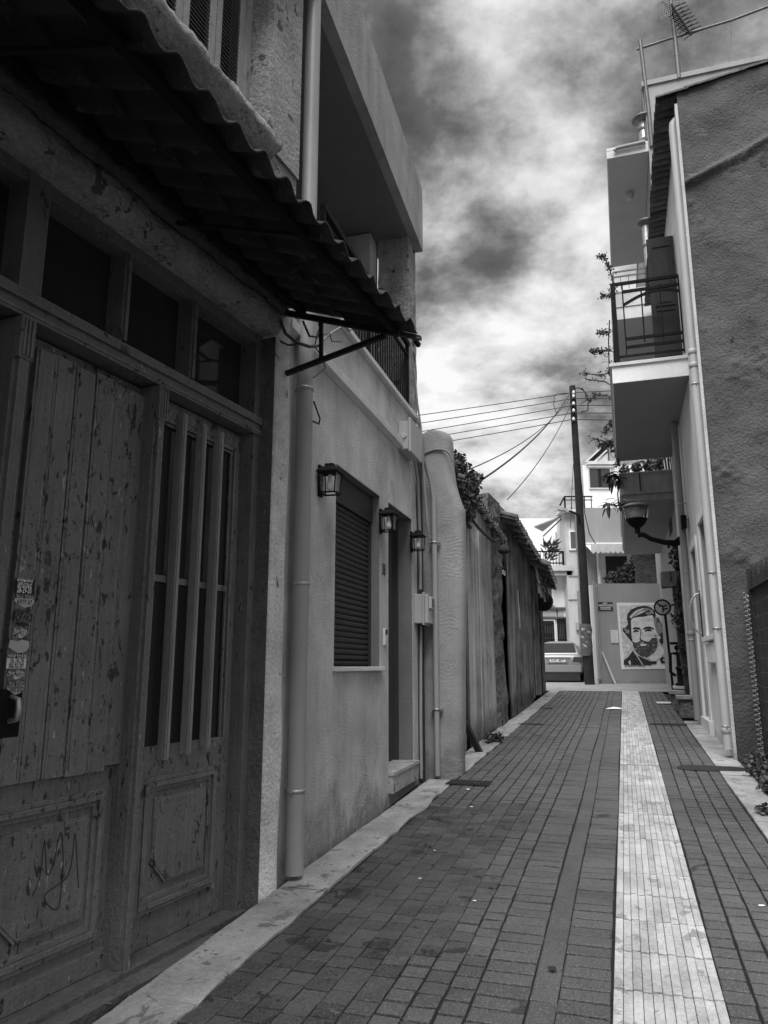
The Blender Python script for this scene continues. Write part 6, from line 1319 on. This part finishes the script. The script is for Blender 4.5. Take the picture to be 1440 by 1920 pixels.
mb = MB(); a_, b_ = Ez(YQ, 1042, 955), Ez(YQ, 1062, 963); mb.hexa([(a_[0], YQ-.38, a_[1]-.07), (a_[0], YQ-.12, a_[1]-.07), (a_[0], YQ-.12, a_[1]+.06), (a_[0], YQ-.38, a_[1]+.06)], [(b_[0], YQ-.33, b_[1]-.02), (b_[0], YQ-.17, b_[1]-.02), (b_[0], YQ-.17, b_[1]+.06), (b_[0], YQ-.33, b_[1]+.06)]); t.part('head', mb, palewall)
mb = MB(); mb.box(a_[0]+.05, a_[0]+.26, YQ-.36, YQ-.14, a_[1]-.10, a_[1]-.068); t.part('lens', mb, lampglass)
wg = 'power lines on the utility pole'
for k, (v0, uv1, vr) in enumerate(((737, (783, 774), 728), (748, (783, 789), 743), (761, (783, 805), 756), (775, (800, 816), 771), (787, (830, 824), 784))):
    a_ = Ez(YQ-.12, 1073.5, v0); b_ = Ez(YQ-.12, *uv1); c_ = Ez(YQ-.12, 1145, vr)
    e_ = (a_[0]+(b_[0]-a_[0])*4, a_[1]+(b_[1]-a_[1])*4); d_ = (a_[0]+(c_[0]-a_[0])*8, a_[1]+(c_[1]-a_[1])*6)
    mb = MB(); mb.tube(hang((e_[0], YQ-.2, e_[1]), (a_[0], YQ-.16, a_[1]), .15, 16), .014, 5); mb.tube(hang((a_[0], YQ-.16, a_[1]), (d_[0], YQ-.2, d_[1]), .15, 16), .014, 5)
    lb = ('topmost power line on the utility pole', 'second power line from the top of the pole', 'middle power line on the utility pole', 'fourth power line from the top of the pole', 'lowest power line on the utility pole')[k]
    solo('power_line', lb, 'wire', E, (a_[0], YQ-.16, a_[1]), mb, cablem, wg)
for (u0, v0, u1, v1, rr, w, lb) in ((1066, 742, 890, 908, .018, 1.3, 'thick service cable dropping from the pole to the ivy shed'), (1068, 748, 880, 880, .010, 1.3, 'thin service wire dropping from the pole above the thick cable'), (1072, 756, 951, 937, .012, 1.6, 'service wire dropping from the pole to the tiled eave')):
    a_ = Ez(YQ-.15, u0, v0); A_ = E.wld(a_[0], YQ-.15, a_[1]); b_ = S.at(SA+w-1.2, u1, v1); B_ = S.wld(b_[0], SA+w-1.2, b_[1]); mb = MB(); mb.tube(hang(A_, B_, .25, 18), rr, 5); solo('service_cable', lb, 'wire', E, A_, mb, cablem)
mb = MB(); L1 = [Ez(YQ-.15, u, v) for u, v in ((1079, 728), (1085, 727), (1094, 732), (1100, 740), (1103, 752), (1102, 770), (1090, 772))]; mb.tube([(x, YQ-.15, z) for x, z in L1], .022, 6)
L2 = [Ez(YQ-.15, u, v) for u, v in ((1090, 728), (1097, 738), (1098, 752), (1088, 758))]; mb.tube([(x, YQ-.2, z) for x, z in L2], .018, 6)
solo('cable_loops', 'thick cable loops curling from the top of the utility pole', 'cable', E, (L1[0][0], YQ-.15, L1[0][1]), mb, cablem)
L1 = [Ez(YQ-.15, u, v) for u, v in ((1066, 738), (1045, 738), (1039, 742), (1038, 760), (1043, 776))]; mb = MB(); mb.tube([(x, YQ-.18, z) for x, z in L1], .012, 5); solo('jumper_wire', 'thin jumper wire bridging the power lines left of the pole', 'wire', E, (L1[0][0], YQ-.18, L1[0][1]), mb, cablem)
L1 = [Ez(29, u, v) for u, v in ((1090, 905), (1096, 960), (1105, 1000), (1118, 1022))]; mb = MB(); mb.tube([(x, 29.0, z) for x, z in L1], .02, 5); solo('service_cable', 'cable hanging in a curve across the front of the grey house', 'wire', E, (L1[0][0], 29, L1[0][1]), mb, cablem)
L1 = [Ez(28, u, v) for u, v in ((1075, 870), (1072, 930), (1070, 990))]; mb = MB(); mb.tube([(x, 28.0, z) for x, z in L1], .012, 5); solo('service_cable', 'thin wire hanging straight down left of the utility pole', 'wire', E, (L1[0][0], 28, L1[0][1]), mb, cablem)
# ================================================================ CAR
cs = Ez(26.6, 1046, 1250)[0]; CF = Frame(16.0, (cs, 26.6))
car = T('parked_car', 'silver saloon car parked beyond the alley, seen from behind', 'car', CF, (0, 0, ZF)); z0 = ZF
def sec(w, zb_, zt_, r=.5, n_=20): return [(w*math.copysign(abs(math.cos(2*PI*i/n_))**r, math.cos(2*PI*i/n_)), (zb_+zt_)/2+(zt_-zb_)/2*math.copysign(abs(math.sin(2*PI*i/n_))**r, math.sin(2*PI*i/n_))) for i in range(n_)]
def loft(S_):
    mb = MB(); n_ = len(S_[0][1]); vs = [(x, y, z0+z) for x, P in S_ for y, z in P]; mb.add(vs, [(i*n_+k, i*n_+(k+1) % n_, (i+1)*n_+(k+1) % n_, (i+1)*n_+k) for i in range(len(S_)-1) for k in range(n_)]+[list(range(n_)), [(len(S_)-1)*n_+k for k in range(n_)]], 0, True); return mb
car.part('body', loft([(0, sec(.74, .34, .86)), (.03, sec(.80, .31, .92, .4)), (.12, sec(.85, .28, .965, .35)), (.5, sec(.875, .24, .985, .33)), (1.2, sec(.885, .22, .97, .33)), (2.6, sec(.885, .22, .96, .33)), (3.4, sec(.87, .24, .93, .35)), (4.1, sec(.80, .27, .82, .4)), (4.35, sec(.62, .34, .66, .5))]), carp)
car.part('cabin', loft([(.38, sec(.74, .90, .97, .4)), (.62, sec(.72, .88, 1.16, .4)), (1.0, sec(.66, .80, 1.40, .55)), (1.5, sec(.645, .80, 1.455, .55)), (2.2, sec(.66, .80, 1.42, .55)), (2.9, sec(.74, .88, 1.02, .4)), (3.1, sec(.75, .86, .93, .4))]), carp)
mb = MB(); mb.add([(.455, -.62, z0+1.015), (.455, .62, z0+1.015), (.86, .55, z0+1.335), (.86, -.55, z0+1.335)], [(0, 1, 2, 3)]); mb.v = [(x-.035, y, z+.03) for x, y, z in mb.v]; mb.ext([mb.v[0], mb.v[1], mb.v[2], mb.v[3]], (.02, 0, -.012)); car.part('rear_window', mb, carglass)
for sg in (-1, 1):
    mb = MB(); mb.ext([(.95, sg*.705, z0+1.0), (2.55, sg*.735, z0+1.0), (2.15, sg*.672, z0+1.33), (1.1, sg*.672, z0+1.34)], (0, sg*.012, 0)); car.part('side_window', mb, carglass)
    mb = MB(); mb.hexa([(-.01, sg*.50, z0+.70), (-.01, sg*.80, z0+.68), (-.0, sg*.80, z0+.86), (-.01, sg*.56, z0+.88)], [(.10, sg*.50, z0+.70), (.30, sg*.885, z0+.68), (.30, sg*.885, z0+.87), (.10, sg*.56, z0+.88)]); car.part('tail_light', mb, taill, bev=.01)
    mb = MB(); mb.ball((2.55, sg*1.0, z0+1.02), .10, (.6, 1, .7), 12); mb.bar((2.6, sg*.88, z0+.98), (2.58, sg*.97, z0+1.0), .05, .04); car.part('mirror', mb, blackiron)
    for xw in (.78, 3.45):
        mb = MB(); k_ = 22
        prof = [(.20, -.085), (.30, -.09), (.32, -.06), (.32, .06), (.30, .09), (.20, .085)]; vs = [(xw+r_*math.cos(2*PI*i/k_), sg*.80+y_, z0+.32+r_*math.sin(2*PI*i/k_)) for r_, y_ in prof for i in range(k_)]
        mb.add(vs, [(a_*k_+i, a_*k_+(i+1) % k_, (a_+1)*k_+(i+1) % k_, (a_+1)*k_+i) for a_ in range(5) for i in range(k_)], 0, True); wh = car.part('wheel', mb, tyre)
        mb = MB(); mb.ext([(xw+.2*math.cos(2*PI*i/k_), sg*.84, z0+.32+.2*math.sin(2*PI*i/k_)) for i in range(k_)], (0, sg*.03, 0)); car.part('rim', mb, galv, wh)
mb = MB(); mb.box(-.045, .12, -.80, .80, z0+.34, z0+.60); car.part('bumper', mb, mat('silver_dull', .30, .03, rough=.4, bump=0, metal=.4), bev=.03)
mb = MB(); mb.box(-.02, .3, -.74, .74, z0+.06, z0+.338); mb.box(-.052, -.046, -.78, .78, z0+.585, z0+.60, 1); car.part('valance', mb, [mat('plastic_and_shade', .03), carp])  # dark valance, carried down near the road to stand in for the car's shadow
mb = MB(); mb.box(-.030, -.004, -.34, .34, z0+.66, z0+.815, 0); mb.box(-.036, -.031, -.29, .29, z0+.675, z0+.80, 1); mb.box(-.039, -.0365, -.27, .27, z0+.688, z0+.787, 2)
text(mb, 'ΑΗΟ 8877', .115, lambda x, z: (-.0405, -x, z0+.737+z), 1, bold=.003, sx=.92); car.part('number_plate', mb, [carp, ink, inkw])
mb = MB(); mb.box(.31, 4.1, -.74, .74, z0+.08, z0+.30); car.part('underbody_shade', mb, tyre)  # low dark box added to stand in for the shadow under the car
mb = MB(); mb.bar((-.02, -.42, z0+.845), (-.02, .42, z0+.845), .02, .035); car.part('boot_trim', mb, galv)
mb = MB(); mb.bar((.45, -.70, z0+.985), (.45, .70, z0+.985), .03, .02); car.part('boot_edge', mb, carp)
s0, z0 = S.at(SA-.12, 1019, 1128); mb = MB(); mb.ext([(s0, SA-.12+.24*math.cos(2*PI*i/20), z0+.24*math.sin(2*PI*i/20)) for i in range(20)], (.03, 0, 0)); mb.bar((s0+.03, SA-.12, z0), (s0+.2, SA+.05, z0), .03, .03)
solo('round_plate', 'dark round plate jutting from the end of the board wall', 'plate', S, (s0, SA-.1, z0), mb, rusty)
p = ground(1246, 1318); a, b = S.loc(p); mb = MB(); mb.xy([(a-.35, b-.16), (a+.35, b-.16), (a+.35, b+.16), (a-.35, b+.16)], p.z+.002, p.z+.012); solo('pale_slab', 'single pale slab set in the dark paving beside the plinth', 'slab', S, (a, b, p.z), mb, trim)
# ================================================================ litter
mb = MB(); p = ground(1151, 1330); a, b = S.loc(p); mb.add([(a-.12, b+.16, gz(a)+.012), (a-.08, b-.14, gz(a)+.015), (a+.13, b-.16, gz(a)+.02), (a+.10, b+.1, gz(a)+.025), (a, b, gz(a)+.05)], [(0, 1, 4), (1, 2, 4), (2, 3, 4), (3, 0, 4)]); solo('paper_scrap', 'white scrap of paper lying on the paving near the end of the alley', 'litter', S, (a, b, gz(a)), mb, white)
for k, (u, v, rx, lb, m) in enumerate(((1035, 1818, .030, 'dark flattened gum stain on the drain channel', ink), (890, 1691, .014, 'white speck of litter on the paving left of the channel', white), (787, 1649, .012, 'white speck of litter near the left kerb', white), (815, 1596, .014, 'pale speck of litter by the left kerb joint', white), (1428, 1700, .022, 'small pale leaf on the paving at the right edge', white), (878, 1481, .03, 'pale flake lying by the square drain grate', white), (884, 1514, .02, 'pale flake on the paving nearest the left kerb corner', white))):
    p = ground(u, v); a, b = S.loc(p); n_ = 9; rx *= .62; rr2 = random.Random(k); mb = MB(); P = [(a+rx*math.cos(2*PI*i/n_)*rr2.uniform(.4, 1.2), b+rx*1.3*math.sin(2*PI*i/n_)*rr2.uniform(.6, 1.1)) for i in range(n_)]; mb.ext([(x, y, gz(x)+.006) for x, y in P], (0, 0, .0015)); solo('litter', lb, 'litter', S, (a, b, gz(a)), mb, m, 'bits of litter on the paving')
rr2 = random.Random(77); mb = MB()                # dust, grit and leaf scraps along the gutters
for i in range(700):
    a = rr2.uniform(2.5, 20); s_ = rr2.random()
    c = -2.0+rr2.gauss(0, .03) if s_ < .7 else 1.17+rr2.gauss(0, .03)
    if s_ >= .7 and a < 9: continue
    q_ = Vector((a, -c, gz(a)-.045+rr2.uniform(0, .012))); l_ = rr2.uniform(.01, .035); d_ = rv(rr2); d_.z *= .3; leaf(mb, q_, d_, (0, 0, 1), l_, l_*.6)
struct('gutter_debris', mb, mat('debris', .14, .5, 10, .2, island=.7), S, kind='stuff')
bpy.context.view_layer.update()
